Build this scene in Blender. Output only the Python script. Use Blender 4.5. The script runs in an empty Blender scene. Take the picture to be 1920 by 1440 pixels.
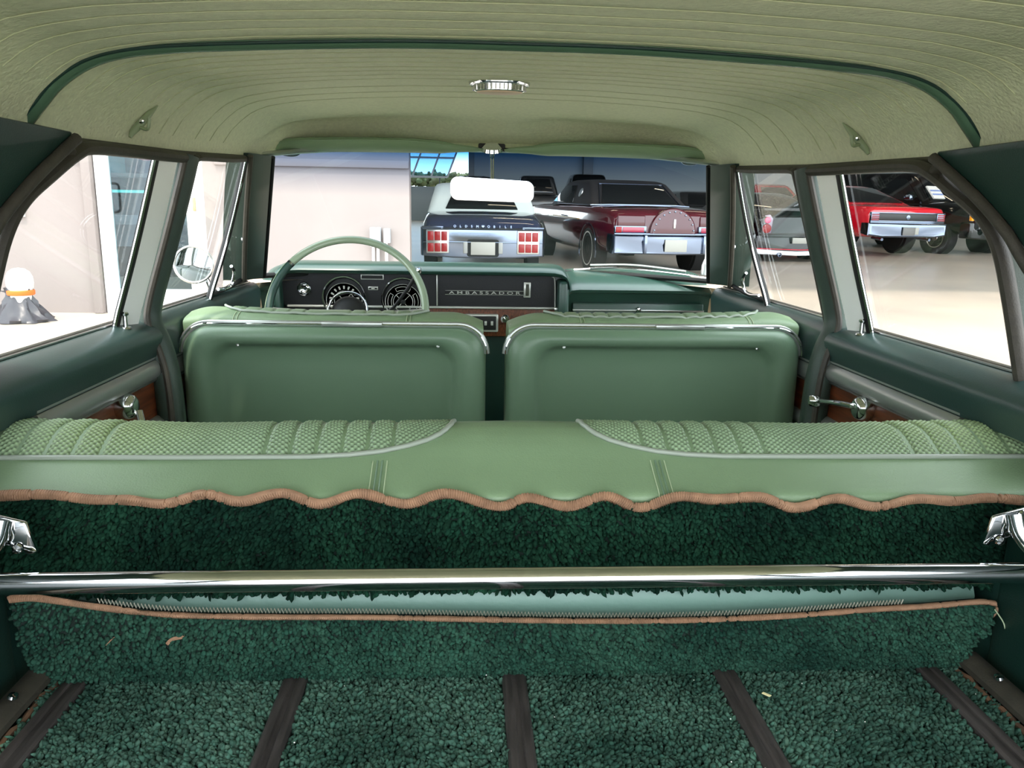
import bpy, bmesh, math, random
import numpy as np
from mathutils import Vector, Matrix

random.seed(7)
rng = np.random.default_rng(7)
scene = bpy.context.scene
col = scene.collection
PI = math.pi

# ------------------------------------------------------------------ camera
FPX = 1443.0
CAM = np.array([-0.07, 0.0, 1.12])
_y, _p, _r = (math.radians(a) for a in (3.5, 12.4, 1.0))
_f = np.array([math.sin(_y)*math.cos(_p), math.cos(_y)*math.cos(_p), -math.sin(_p)])
_r0 = np.array([math.cos(_y), -math.sin(_y), 0.0])
_u0 = np.cross(_r0, _f)
_rt = _r0*math.cos(_r) + _u0*math.sin(_r)
_up = np.cross(_rt, _f)
cam_data = bpy.data.cameras.new('camera')
cam_data.sensor_fit = 'HORIZONTAL'
cam_data.sensor_width = 36.0
cam_data.lens = FPX/1920*36.0
cam_data.clip_start = 0.02
cam_data.clip_end = 300
cam = bpy.data.objects.new('camera', cam_data)
col.objects.link(cam)
m = Matrix.Identity(4)
for i in range(3):
    m[i][0], m[i][1], m[i][2], m[i][3] = _rt[i], _up[i], -_f[i], CAM[i]
cam.matrix_world = m
scene.camera = cam

# ------------------------------------------------------------------ light
world = bpy.data.worlds.new('sky')
scene.world = world
world.use_nodes = True
bg = world.node_tree.nodes['Background']
bg.inputs[0].default_value = (0.86, 0.94, 1.0, 1)
bg.inputs[1].default_value = 4.2
sun_d = bpy.data.lights.new('sun', 'SUN')
sun_d.energy = 3.0
sun_d.angle = math.radians(3)
sun_d.color = (1.0, 0.90, 0.78)
sun = bpy.data.objects.new('sun', sun_d)
col.objects.link(sun)
sun.rotation_euler = Vector((0.10, 0.42, -0.90)).to_track_quat('-Z', 'Y').to_euler()
sun.location = (0, -6, 9)
scene.view_settings.view_transform = 'Standard'
scene.view_settings.look = 'None'
scene.view_settings.gamma = 1.0
scene.view_settings.use_curve_mapping = False
scene.view_settings.exposure = 0.58

# ------------------------------------------------------------------ pixel rays (used to lay measured points on known planes)
def ray(px, py): return _f + _rt*(px-960)/FPX - _up*(py-720)/FPX
def on_y(px, py, y):
    d = ray(px, py); return CAM + d*((y-CAM[1])/d[1])
def on_x(px, py, x):
    d = ray(px, py); return CAM + d*((x-CAM[0])/d[0])

# ------------------------------------------------------------------ materials
def lin(c):
    return tuple((v/255/12.92 if v/255 <= 0.04045 else ((v/255+0.055)/1.055)**2.4) for v in c)
MATS = {}
def M(name, c, rough=0.5, metal=0.0, spec=0.5, var=0.0, vscale=8, bump=0.0, bscale=300, coat=0.0, c2=None, emit=0.0, attr=False, detail=3, sheen=0.0, stretch=None):
    mt = bpy.data.materials.new(name); mt.use_nodes = True
    nt = mt.node_tree; b = nt.nodes['Principled BSDF']
    L = nt.links.new
    base = lin(c)
    b.inputs['Base Color'].default_value = (*base, 1)
    b.inputs['Roughness'].default_value = rough
    b.inputs['Metallic'].default_value = metal
    b.inputs['Specular IOR Level'].default_value = spec
    b.inputs['Coat Weight'].default_value = coat
    if coat: b.inputs['Coat Roughness'].default_value = 0.03
    if sheen:
        b.inputs['Sheen Weight'].default_value = sheen
        b.inputs['Sheen Roughness'].default_value = 0.5
    tc = nt.nodes.new('ShaderNodeTexCoord')
    vec = tc.outputs['Object']
    if stretch:
        mp = nt.nodes.new('ShaderNodeMapping'); mp.inputs['Scale'].default_value = stretch
        L(vec, mp.inputs[0]); vec = mp.outputs[0]
    if emit:
        b.inputs['Emission Color'].default_value = (*base, 1)
        b.inputs['Emission Strength'].default_value = emit
    out_col = None
    if var or c2:
        n = nt.nodes.new('ShaderNodeTexNoise'); n.inputs['Scale'].default_value = vscale
        n.inputs['Detail'].default_value = detail
        L(vec, n.inputs[0])
        r = nt.nodes.new('ShaderNodeValToRGB')
        r.color_ramp.elements[0].position = 0.32; r.color_ramp.elements[1].position = 0.68
        if c2: a, bb = base, lin(c2)
        else: a, bb = tuple(v*(1-var) for v in base), tuple(min(1, v*(1+var)) for v in base)
        r.color_ramp.elements[0].color = (*a, 1); r.color_ramp.elements[1].color = (*bb, 1)
        L(n.outputs['Fac'], r.inputs[0]); out_col = r.outputs[0]
        L(out_col, b.inputs['Base Color'])
    if attr:
        at = nt.nodes.new('ShaderNodeAttribute'); at.attribute_name = 'tint'
        mx = nt.nodes.new('ShaderNodeMix'); mx.data_type = 'RGBA'; mx.blend_type = 'MULTIPLY'
        mx.inputs[0].default_value = 1.0
        if out_col: L(out_col, mx.inputs[6])
        else: mx.inputs[6].default_value = (*base, 1)
        L(at.outputs['Color'], mx.inputs[7]); L(mx.outputs[2], b.inputs['Base Color'])
    if bump:
        n2 = nt.nodes.new('ShaderNodeTexNoise'); n2.inputs['Scale'].default_value = bscale
        n2.inputs['Detail'].default_value = 4
        L(vec, n2.inputs[0])
        bp = nt.nodes.new('ShaderNodeBump'); bp.inputs['Strength'].default_value = bump
        bp.inputs['Distance'].default_value = 0.002
        L(n2.outputs['Fac'], bp.inputs['Height']); L(bp.outputs[0], b.inputs['Normal'])
    MATS[name] = mt
    return mt

def glass(name, tint=(1, 1, 1), refl=1.0, band=None, rough=0.0):
    mt = bpy.data.materials.new(name); mt.use_nodes = True
    nt = mt.node_tree; L = nt.links.new
    nt.nodes.remove(nt.nodes['Principled BSDF'])
    out = nt.nodes['Material Output']
    tr = nt.nodes.new('ShaderNodeBsdfTransparent'); tr.inputs[0].default_value = (*tint, 1)
    gl = nt.nodes.new('ShaderNodeBsdfGlossy'); gl.inputs['Roughness'].default_value = rough
    fr = nt.nodes.new('ShaderNodeLayerWeight'); fr.inputs[0].default_value = 0.5
    pw = nt.nodes.new('ShaderNodeMath'); pw.operation = 'POWER'; pw.inputs[1].default_value = 5.0
    L(fr.outputs['Facing'], pw.inputs[0])
    mu = nt.nodes.new('ShaderNodeMath'); mu.operation = 'MULTIPLY_ADD'; mu.inputs[1].default_value = 0.92*refl; mu.inputs[2].default_value = 0.05*refl
    L(pw.outputs[0], mu.inputs[0])
    mx = nt.nodes.new('ShaderNodeMixShader')
    L(mu.outputs[0], mx.inputs[0]); L(tr.outputs[0], mx.inputs[1]); L(gl.outputs[0], mx.inputs[2])
    L(mx.outputs[0], out.inputs[0])
    if band:
        z0, z1, c0, c1 = band
        tc = nt.nodes.new('ShaderNodeTexCoord'); sp = nt.nodes.new('ShaderNodeSeparateXYZ')
        L(tc.outputs['Object'], sp.inputs[0])
        mr = nt.nodes.new('ShaderNodeMapRange'); mr.inputs[1].default_value = z0; mr.inputs[2].default_value = z1
        L(sp.outputs[2], mr.inputs[0])
        rp = nt.nodes.new('ShaderNodeValToRGB')
        rp.color_ramp.elements[0].color = (*c0, 1); rp.color_ramp.elements[1].color = (*c1, 1)
        L(mr.outputs[0], rp.inputs[0]); L(rp.outputs[0], tr.inputs[0])
    MATS[name] = mt
    return mt

vinyl      = M('vinyl_green', (122, 145, 112), 0.42, spec=0.5, var=0.06, vscale=5, bump=0.25, bscale=420)
vinyl_back = M('vinyl_shell', (106, 131, 107), 0.36, spec=0.5, var=0.04, vscale=4, bump=0.12, bscale=500)
weave_mat  = M('woven_vinyl', (128, 149, 119), 0.38, spec=0.5, var=0.10, vscale=9, attr=True)
piping_mat = M('silver_piping', (150, 158, 146), 0.3, spec=0.6)
thread_mat = M('pale_thread', (170, 184, 150), 0.7)
headliner  = M('headliner', (212, 216, 182), 0.55, spec=0.4, var=0.06, vscale=110, bump=1.0, bscale=170)
bow_mat    = M('painted_bow', (78, 108, 86), 0.25, spec=0.6)
dkgreen    = M('dark_green_vinyl', (24, 52, 46), 0.40, spec=0.5, var=0.05, vscale=12, bump=0.15, bscale=500)
pad_green  = M('door_pad_green', (38, 60, 57), 0.33, spec=0.8, bump=0.12, bscale=500)
dash_green = M('dash_green', (36, 68, 58), 0.32, spec=0.75, bump=0.08, bscale=500)
pillar_mat = M('pillar_green', (52, 66, 58), 0.45, spec=0.5, bump=0.25, bscale=600)
rubber     = M('brown_black_rubber', (58, 54, 46), 0.6, var=0.15, vscale=60, bump=0.3, bscale=350)
black      = M('black_rubber', (18, 18, 18), 0.6)
blacktex   = M('black_crackle', (20, 20, 26), 0.5, bump=0.25, bscale=500)
chrome     = M('chrome', (225, 226, 228), 0.06, metal=1.0)
chrome_w   = M('brushed_metal', (205, 206, 204), 0.28, metal=1.0)
anod       = M('anodised_strip', (245, 245, 240), 0.3, metal=0.1, bump=0.2, bscale=900)
silver_pl  = M('silver_trim', (165, 168, 164), 0.28, metal=0.6)
bright_tr  = M('bright_trim', (206, 206, 200), 0.25, metal=0.35)
car_chrome = M('car_chrome', (118, 127, 144), 0.10, metal=1.0)
wood       = M('walnut_inlay', (74, 36, 20), 0.4, c2=(124, 66, 38), vscale=9, stretch=(30, 1, 14), detail=6)
woodstrip  = M('worn_skid_strip', (42, 37, 36), 0.55, c2=(72, 66, 64), vscale=14, stretch=(9, 1, 9), bump=0.3, bscale=180, detail=6)
rustmat    = M('rust_edge', (84, 60, 42), 0.8, var=0.35, vscale=40)
carpet_b   = M('carpet_backing', (10, 28, 22), 0.95)
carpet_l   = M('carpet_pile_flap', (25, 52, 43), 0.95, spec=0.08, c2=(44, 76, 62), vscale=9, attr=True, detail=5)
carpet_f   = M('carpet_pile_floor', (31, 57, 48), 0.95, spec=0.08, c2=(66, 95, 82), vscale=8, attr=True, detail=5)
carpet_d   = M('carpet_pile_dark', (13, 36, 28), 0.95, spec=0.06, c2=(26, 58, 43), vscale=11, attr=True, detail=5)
binding    = M('tan_binding', (156, 119, 93), 0.75, var=0.2, vscale=60, bump=0.4, bscale=900)
greythread = M('grey_stitch', (178, 172, 156), 0.8)
paleteal   = M('pale_teal_vinyl', (110, 142, 130), 0.4, bump=0.3, bscale=120)
white_mat  = M('white_paint', (225, 222, 216), 0.5)
mirror_m   = M('mirror_glass', (235, 235, 235), 0.01, metal=1.0)
whitewheel = M('wheel_rim_green', (150, 166, 140), 0.22, spec=0.6, coat=0.4)
wheel_dark = M('wheel_grip_green', (30, 62, 52), 0.4, bump=0.3, bscale=700)
dial_mat   = M('dial_grey', (78, 76, 76), 0.5)
tick_mat   = M('dial_white', (225, 222, 214), 0.5)
orange_m   = M('orange', (236, 110, 36), 0.5)
lens_mat   = M('lamp_lens', (214, 190, 162), 0.3)
glass_side = glass('side_glass', (0.97, 0.98, 0.97), 0.7)
glass_ws   = glass('windshield_glass', (0.93, 0.96, 0.94), 1.0, band=(1.165, 1.285, (0.92, 0.95, 0.94), (0.02, 0.12, 0.30)))

# ------------------------------------------------------------------ mesh helpers: every builder returns (verts, faces)
def grid(P, closed=False):
    P = np.asarray(P, float); n, k = P.shape[:2]
    v = P.reshape(-1, 3)
    f = []
    for i in range(n-1):
        for j in range(k if closed else k-1):
            a = i*k+j; b = i*k+(j+1) % k
            f.append((a, b, b+k, a+k))
    return v.tolist(), f
def loft(rings, caps=True):
    v, f = grid(rings, closed=True)
    k = len(rings[0]); n = len(rings)
    if caps:
        f.append(tuple(range(k-1, -1, -1))); f.append(tuple(range((n-1)*k, n*k)))
    return v, f
def frames(path, closed=False):
    P = np.asarray(path, float); n = len(P)
    T = np.zeros_like(P)
    for i in range(n):
        a = P[(i-1) % n] if (closed or i > 0) else P[i]
        b = P[(i+1) % n] if (closed or i < n-1) else P[i]
        d = b-a; T[i] = d/(np.linalg.norm(d)+1e-12)
    ref = np.array([0, 0, 1.0]) if abs(T[0][2]) < 0.9 else np.array([0, 1.0, 0])
    N = np.zeros_like(P); N[0] = ref - T[0]*(ref@T[0]); N[0] /= np.linalg.norm(N[0])
    for i in range(1, n):
        q = N[i-1] - T[i]*(N[i-1]@T[i]); N[i] = q/(np.linalg.norm(q)+1e-12)
    B = np.cross(T, N)
    return P, T, N, B
def tube(path, r, n=8, closed=False, caps=True, rb=None, spin=0.0):
    P, T, N, B = frames(path, closed)
    k = len(P)
    rr = np.full(k, r) if np.isscalar(r) else np.asarray(r, float)
    rb_ = rr if rb is None else (np.full(k, rb) if np.isscalar(rb) else np.asarray(rb))
    a = np.arange(n)*2*PI/n + spin
    R = P[:, None, :] + N[:, None, :]*(np.cos(a)[None, :, None]*rr[:, None, None]) + B[:, None, :]*(np.sin(a)[None, :, None]*rb_[:, None, None])
    if closed:
        R = np.concatenate([R, R[:1]], 0)
        v, f = grid(R, closed=True); return v, f
    return loft(R, caps)
def smooth_path(pts, per=6, closed=False):
    P = np.asarray(pts, float); n = len(P); out = []
    rngi = range(n if closed else n-1)
    for i in rngi:
        p0 = P[(i-1) % n] if (closed or i > 0) else 2*P[0]-P[1]
        p1 = P[i]; p2 = P[(i+1) % n]
        p3 = P[(i+2) % n] if (closed or i < n-2) else 2*P[-1]-P[-2]
        for t in np.linspace(0, 1, per, endpoint=False):
            out.append(0.5*((2*p1)+(-p0+p2)*t+(2*p0-5*p1+4*p2-p3)*t*t+(-p0+3*p1-3*p2+p3)*t**3))
    if not closed: out.append(P[-1])
    return np.array(out)
def prism(poly, vec):
    P = np.asarray(poly, float); v = np.asarray(vec, float); k = len(P)
    V = np.concatenate([P, P+v])
    f = [tuple(range(k)), tuple(range(2*k-1, k-1, -1))]
    for i in range(k):
        j = (i+1) % k; f.append((i, i+k, j+k, j))
    return V.tolist(), f
def box(c, s):
    c = np.asarray(c, float); h = np.asarray(s, float)/2
    poly = [(c[0]-h[0], c[1]-h[1], c[2]-h[2]), (c[0]+h[0], c[1]-h[1], c[2]-h[2]), (c[0]+h[0], c[1]+h[1], c[2]-h[2]), (c[0]-h[0], c[1]+h[1], c[2]-h[2])]
    return prism(poly, (0, 0, 2*h[2]))
def bx(x0, x1, y0, y1, z0, z1): return box(((x0+x1)/2, (y0+y1)/2, (z0+z1)/2), (abs(x1-x0), abs(y1-y0), abs(z1-z0)))
def lathe(prof, o, ax, n=24, caps=True):
    o = np.asarray(o, float); ax = np.asarray(ax, float); ax = ax/np.linalg.norm(ax)
    ref = np.array([0, 0, 1.0]) if abs(ax[2]) < 0.9 else np.array([1.0, 0, 0])
    e1 = np.cross(ax, ref); e1 /= np.linalg.norm(e1); e2 = np.cross(ax, e1)
    a = np.arange(n)*2*PI/n
    rings = [o + ax*h + r*(np.cos(a)[:, None]*e1 + np.sin(a)[:, None]*e2) for r, h in prof]
    return loft(np.array(rings), caps)
def join(*vf):
    V = []; F = []
    for v, f in vf:
        b = len(V); V += list(map(tuple, v)); F += [tuple(i+b for i in q) for q in f]
    return V, F
def mir(vf):
    v, f = vf
    return [(-p[0], p[1], p[2]) for p in v], [tuple(reversed(q)) for q in f]
def sd(vf, s): return vf if s > 0 else mir(vf)

def mesh_of(name, vf, mat, bevel=0.0, smooth=True, angle=38, seg=2):
    me = bpy.data.meshes.new(name)
    me.from_pydata([tuple(map(float, p)) for p in vf[0]], [], [tuple(map(int, q)) for q in vf[1]])
    bm = bmesh.new(); bm.from_mesh(me)
    bmesh.ops.recalc_face_normals(bm, faces=bm.faces)
    if bevel:
        ed = [e for e in bm.edges if e.is_manifold and e.calc_face_angle(0) > 0.5]
        bmesh.ops.bevel(bm, geom=ed, offset=bevel, segments=seg, profile=0.5, affect='EDGES', clamp_overlap=True)
    bm.to_mesh(me); bm.free()
    if smooth:
        for p in me.polygons: p.use_smooth = True
        me.set_sharp_from_angle(angle=math.radians(angle))
    me.materials.append(mat)
    return me
def fast_mesh(name, V, T, mat, tint=None, smooth=True):
    V = np.asarray(V, np.float32); T = np.asarray(T, np.int32)
    me = bpy.data.meshes.new(name)
    me.vertices.add(len(V)); me.vertices.foreach_set('co', V.ravel())
    k = T.shape[1]
    me.loops.add(T.size); me.loops.foreach_set('vertex_index', T.ravel())
    me.polygons.add(len(T)); me.polygons.foreach_set('loop_start', np.arange(0, T.size, k, dtype=np.int32))
    me.update(calc_edges=True)
    if smooth: me.polygons.foreach_set('use_smooth', np.ones(len(T), bool))
    if tint is not None:
        a = me.color_attributes.new('tint', 'FLOAT_COLOR', 'POINT')
        a.data.foreach_set('color', np.asarray(tint, np.float32).ravel())
    me.materials.append(mat)
    return me
def link(name, me, parent=None, local=False):
    o = bpy.data.objects.new(name, me); col.objects.link(o)
    if parent is not None:
        o.parent = parent
        if not local:
            w = Vector((0, 0, 0)); q = parent
            while q is not None: w -= q.location; q = q.parent
            o.location = w
    return o
def part(parent, name, vf, mat, bevel=0.0, label=None, local=False, **kw):
    o = link(name, mesh_of(name, vf, mat, bevel, **kw), parent, local)
    if label: o['label'] = label
    return o
def thing(name, label, cat, loc, group=None, rot=None):
    o = bpy.data.objects.new(name, None); col.objects.link(o)
    o.location = loc; o.empty_display_size = 0.05
    if rot is not None: o.rotation_euler = rot
    o['label'] = label; o['category'] = cat
    if group: o['group'] = group
    return o
def struct(name, vf, mat, label, bevel=0.0, **kw):
    o = link(name, mesh_of(name, vf, mat, bevel, **kw)); o['kind'] = 'structure'; o['label'] = label; o['category'] = kw.get('cat', name.split('_')[0])
    return o
def single(name, label, cat, vf, mat, bevel=0.0, group=None, **kw):
    o = link(name, mesh_of(name, vf, mat, bevel, **kw)); o['label'] = label; o['category'] = cat
    if group: o['group'] = group
    return o
def text_vf(txt, size, ext=0.001, bold=0.0):
    cu = bpy.data.curves.new('lettering', 'FONT'); cu.body = txt; cu.size = size; cu.extrude = ext; cu.align_x = 'CENTER'; cu.offset = bold
    o = bpy.data.objects.new('lettering_tmp', cu); col.objects.link(o)
    dg = bpy.context.evaluated_depsgraph_get()
    me = o.evaluated_get(dg).to_mesh()
    v = [tuple(p.co) for p in me.vertices]; f = [tuple(p.vertices) for p in me.polygons]
    o.evaluated_get(dg).to_mesh_clear()
    bpy.data.objects.remove(o); bpy.data.curves.remove(cu)
    return v, f
def place(vf, fn): return [fn(p) for p in vf[0]], vf[1]

# ground slopes gently up towards the hall
def gz(y): return -0.23 + 0.0284*y

# ================================================================== STRUCTURE OF THE CABIN
def sx(z): return 0.70 if z <= 0.91 else 0.70-(z-0.91)*0.3226
def SP(y, z, s=1, off=0.0): return (s*(sx(z)-off), y, z)     # point on the side wall plane
def interp(x, xs, ys): return float(np.interp(x, xs, ys))
def z_rail(y): return interp(y, [-.5, 1.1, 1.55, 2.06], [1.205, 1.214, 1.228, 1.254])
def x_rail(y): return interp(y, [-.5, 1.1, 2.06, 2.2], [.625, .622, .596, .585])
def z_roof(y): return interp(y, [-.5, .5, 1.05, 1.55, 1.8, 1.95, 2.05, 2.12, 2.18], [1.29, 1.318, 1.335, 1.364, 1.368, 1.362, 1.348, 1.330, 1.302])
ROOF_T = [0, .30, .52, .64, .715, .79, .83, .87, .895, .925, .955, .975, .99, 1.0]
ROOF_H = [1.0, .985, .94, .90, .868, .81, .77, .70, .63, .52, .39, .27, .16, 0]
def roof_pt(x, y):
    # the front edge bows forward in the middle
    xr = x_rail(y); t = min(1, abs(x)/xr)
    zr = z_rail(y)-.004
    top = z_roof(y)
    return zr + (top-zr)*interp(t, ROOF_T, ROOF_H)
seams = [-.06, .0, .06, .12, .18, .24, .30, .36, .42, .48, .54, .60, .66, .72, .78, .84, .885, .93, .975, 1.02, 1.115, 1.16, 1.21, 1.262, 1.32, 1.37, 1.43, 1.49, 1.60, 1.68, 1.765]
ys = sorted(set([round(v, 4) for v in np.linspace(-.14, 2.16, 80)] + [round(s+d, 4) for s in seams for d in (-.004, -.0012, .0012, .004)]))
us = np.concatenate([np.linspace(-1, -.7, 30), np.linspace(-.7, .7, 28)[1:-1], np.linspace(.7, 1, 30)])
P = np.zeros((len(ys), len(us), 3))
ss = np.array(seams)
for i, y in enumerate(ys):
    gr = 1 if np.min(np.abs(ss-y)) < .0015 else 0
    for j, u in enumerate(us):
        xr = x_rail(y)
        x = u*xr
        yy = y
        if y > 1.85:                                   # front edge follows the bowed header
            k = (y-1.85)/(2.16-1.85)
            yy = y + k*(0.06*(1-(abs(u))**2) - 0.09*max(0, abs(u)-.8)/.2)
        z = roof_pt(x, y)
        z += gr*.0012*max(0, 1-(abs(u)/.93)**6)
        # hollows above the two visors
        for cx in (-.32, .32):
            e = ((x-cx)/.27)**2 + ((y-2.06)/.075)**2
            if e < 1: z += .020*min(1, (1-e)*1.8)
        P[i, j] = (x, yy, z)
P_ceil = P.copy()
ceil = struct('ceiling', grid(P), headliner, 'sage green stitched vinyl headliner with cross seams')

seam_mat = M('seam_thread', (178, 184, 148), .8)
for q in seams:
    xs_ = np.linspace(-1, 1, 60)*x_rail(q)*(.985 if q > 1.40 else .93)
    part(ceil, 'stitched_seam', tube([(x, q, roof_pt(x, q)-.0001) for x in xs_], .0009, 5), seam_mat)
# painted bow across the roof
bp = []
BH = [(0, 1.3345), (.09, 1.3345), (.19, 1.3325), (.33, 1.3265), (.435, 1.320), (.497, 1.3125), (.542, 1.299), (.580, 1.275), (.604, 1.250), (.625, 1.226), (.633, 1.214)]
BH = [(-x, z) for x, z in reversed(BH[1:])] + BH
bp = smooth_path([(x, 1.05, z-.003) for x, z in BH], 4)
bow = struct('trim_1', tube(bp, .0075, 10, rb=.0125), bow_mat, 'dark green painted metal bow arching across the headliner')
for dy, nm in ((-.0125, 'bow_edge'), (.0125, 'bow_edge')):
    part(bow, nm, tube([(p[0], p[1]+dy, p[2]-.001) for p in bp], .0022, 6), dkgreen if dy < 0 else chrome_w)

# load floor
floor = struct('floor', bx(-.60, .60, -.3, .90, .52, .552), carpet_b, 'dark green carpeted load floor')
foot = struct('floor_cabin', bx(-.80, .80, .86, 2.75, .02, .06), carpet_b, 'dark footwell floor below the seats')

# cargo side walls with quarter glass openings behind the lens
for s, nm in ((-1, 'wall_left'), (1, 'wall_right')):
    w = struct(nm, sd(join(bx(.615, .80, -.3, .878, .05, .76), bx(.62, .80, .87, .945, .05, .70), prism([(.617, -.3, .76), (.80, -.3, .76), (.80, -.3, .90), (.705, -.3, .90), (.668, -.3, .86)], (0, 1.165, 0))), s), dkgreen,
               'dark green %s cargo side panel' % ('left' if s < 0 else 'right'), bevel=.01)
    # C pillar panel (wide slanted) and D pillar
    pp = [(1.085, 1.216), (1.062, 1.200), (1.0, 1.157), (.950, 1.113), (.927, 1.08), (.873, 1.0), (.81, .89), (.50, .89), (.52, 1.12), (.54, 1.216)]
    part(w, 'pillar_panel', sd(prism([SP(y, z, 1, .022) for y, z in pp], (.07, 0, 0)), s), dkgreen, .006)
    dp = [(-.12, .90), (-.06, 1.213), (-.14, 1.213), (-.22, .90)]
    part(w, 'pillar_panel', sd(prism([SP(y, z, 1, .022) for y, z in dp], (.07, 0, 0)), s), dkgreen, .006)
    qg = [(-.12, .90), (.51, .90), (.53, 1.12), (.55, 1.21), (-.06, 1.21)]
    part(w, 'quarter_glass', sd(prism([SP(y, z, 1, -.01) for y, z in qg], (.004, 0, 0)), s), glass_side)
    # windlace along the pillar edge and along the roof rail
    wl = smooth_path([SP(y, z, s, .026) for y, z in ((1.080, 1.208), (1.066, 1.199), (1.003, 1.155), (.954, 1.111), (.931, 1.078), (.877, .998), (.815, .89))], 8)
    part(w, 'windlace', tube(wl, .0072, 10), rubber)
    rl = [(s*(x_rail(y)+.001-.004), y, z_rail(y)-.006) for y in np.linspace(-.14, 1.045, 14)] + [(s*.610, 1.075, 1.207), (s*.606, 1.105, 1.196), (s*.606, 1.122, 1.188)]
    part(w, 'rail_windlace', tube(smooth_path(rl, 3), .009, 10), rubber)
    # sill trim along the load floor, rust edge and screw
    sl = [(s*.583, y, .566) for y in np.linspace(-.28, .865, 14)]
    part(w, 'sill_trim', tube(sl, .012, 10, rb=.017, spin=.6), rubber)
    rs = [(s*(.565+.002*math.sin(i*1.1)), y, .556+.002*math.sin(i*2.3)) for i, y in enumerate(np.linspace(.40, .868, 40))]
    part(w, 'rust_edge', tube(rs, .0042, 6), rustmat)
    part(w, 'screw', lathe([(.0, 0), (.006, 0), (.005, .003), (.0, .004)], (s*.577, .80, .581), (-s*.25, 0, 1), 12), chrome)
# hinge bracket arms under the seat at the floor corners
# roof rail trim in front of the bow: windlace on each side
for i, s in enumerate((-1, 1)):
    rl = [(s*(x_rail(y)-.002), y, z_rail(y)-.008) for y in np.linspace(1.125, 2.06, 16)]
    struct('trim_%d' % (2+i), tube(rl, .0078, 10), rubber, 'dark brown rubber windlace along the %s roof rail' % ('left' if s < 0 else 'right'))
# A pillars
for i, s in enumerate((-1, 1)):
    rings = []
    for k in np.linspace(0, 1, 12):
        z = 1.252+(.93-1.252)*k
        yr = 1.925+(2.175-1.925)*k - .012*math.sin(PI*k); yf = 2.05+(2.31-2.05)*k
        a, b = SP(yr, z, 1, .004), SP(yf, z, 1, .02)
        rings.append([(a[0]+.05, yr, z), (a[0], yr, z), (a[0]-.012, yr+.02, z), (b[0]-.015, yf-.03, z), (b[0]-.006, yf-.004, z), (b[0]+.01, yf+.01, z), (b[0]+.05, yf+.01, z)])
    ap = struct('trim_%d' % (4+i), sd(loft(rings), s), pillar_mat, '%s windshield pillar trim in dark green' % ('left' if s < 0 else 'right'))
    e = [SP(2.05+(2.31-2.05)*k+.004, 1.252+(.93-1.252)*k, s, .03) for k in np.linspace(0, 1, 10)]
    part(ap, 'pillar_seal', tube(e, .006, 8), black)
    e = [SP(1.925+(2.175-1.925)*k-.012*math.sin(PI*k)-.004, 1.245+(.93-1.245)*k, s, .012) for k in np.linspace(0, 1, 10)]
    part(ap, 'pillar_seal', tube(e, .007, 8), rubber)
# B pillars
for i, s in enumerate((-1, 1)):
    pth = smooth_path([(.600, 1.535, 1.219), (.606, 1.532, 1.19), (.643, 1.528, 1.07), (.682, 1.525, .95), (.686, 1.520, .905), (.668, 1.514, .86), (.656, 1.512, .80), (.652, 1.512, .70), (.650, 1.51, .50), (.650, 1.51, .06)], 5)
    k = len(pth)
    ra = np.interp(np.arange(k), [0, 3, 8, k-1], [.030, .026, .030, .034])
    bpil = struct('trim_%d' % (6+i), sd(tube(pth, ra, 14, rb=.026), s), pillar_mat if s < 0 else pillar_mat, '%s door pillar wrapped in dark green vinyl' % ('left' if s < 0 else 'right'))
    edge = pth + np.array([-.012, -.030, 0])
    part(bpil, 'windlace', sd(tube(edge[3:], .0065, 8), s), rubber)

# windshield
WS = []
for v in np.linspace(0, 1, 12):
    row = []
    for u in np.linspace(-1, 1, 25):
        a = abs(u)
        xb, xt = .705*u, .60*u
        yb = 2.31 + .235*(1-a**2.4); yt = 2.05 + .145*(1-a**2.2)
        zb = .93 + .01*(1-a*a); zt = 1.256+.036*(1-a**3)
        row.append((xb+(xt-xb)*v, yb+(yt-yb)*v+.012*math.sin(PI*v), zb+(zt-zb)*v))
    WS.append(row)
row = P_ceil[-1]
hd_ = []
for q in WS[-1]:
    j = np.argsort(np.abs(row[:, 0]-q[0]))[0]
    yy = np.interp(q[0], row[:, 0], row[:, 1]); zz_ = np.interp(q[0], row[:, 0], row[:, 2])
    hd_.append([(q[0], yy, zz_), (q[0], (yy+q[1])/2+.004, (zz_+q[2])/2-.002), (q[0], q[1]+.004, q[2]-.004)])
part(ceil, 'header_panel', grid(hd_), headliner)
ws = struct('window_1', grid(WS), glass_ws, 'curved windshield glass with a blue tint band')
part(ws, 'header_seal', tube(WS[-1], .007, 8), chrome_w)
part(ws, 'lower_seal', tube(WS[0], .008, 8), black)

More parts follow.
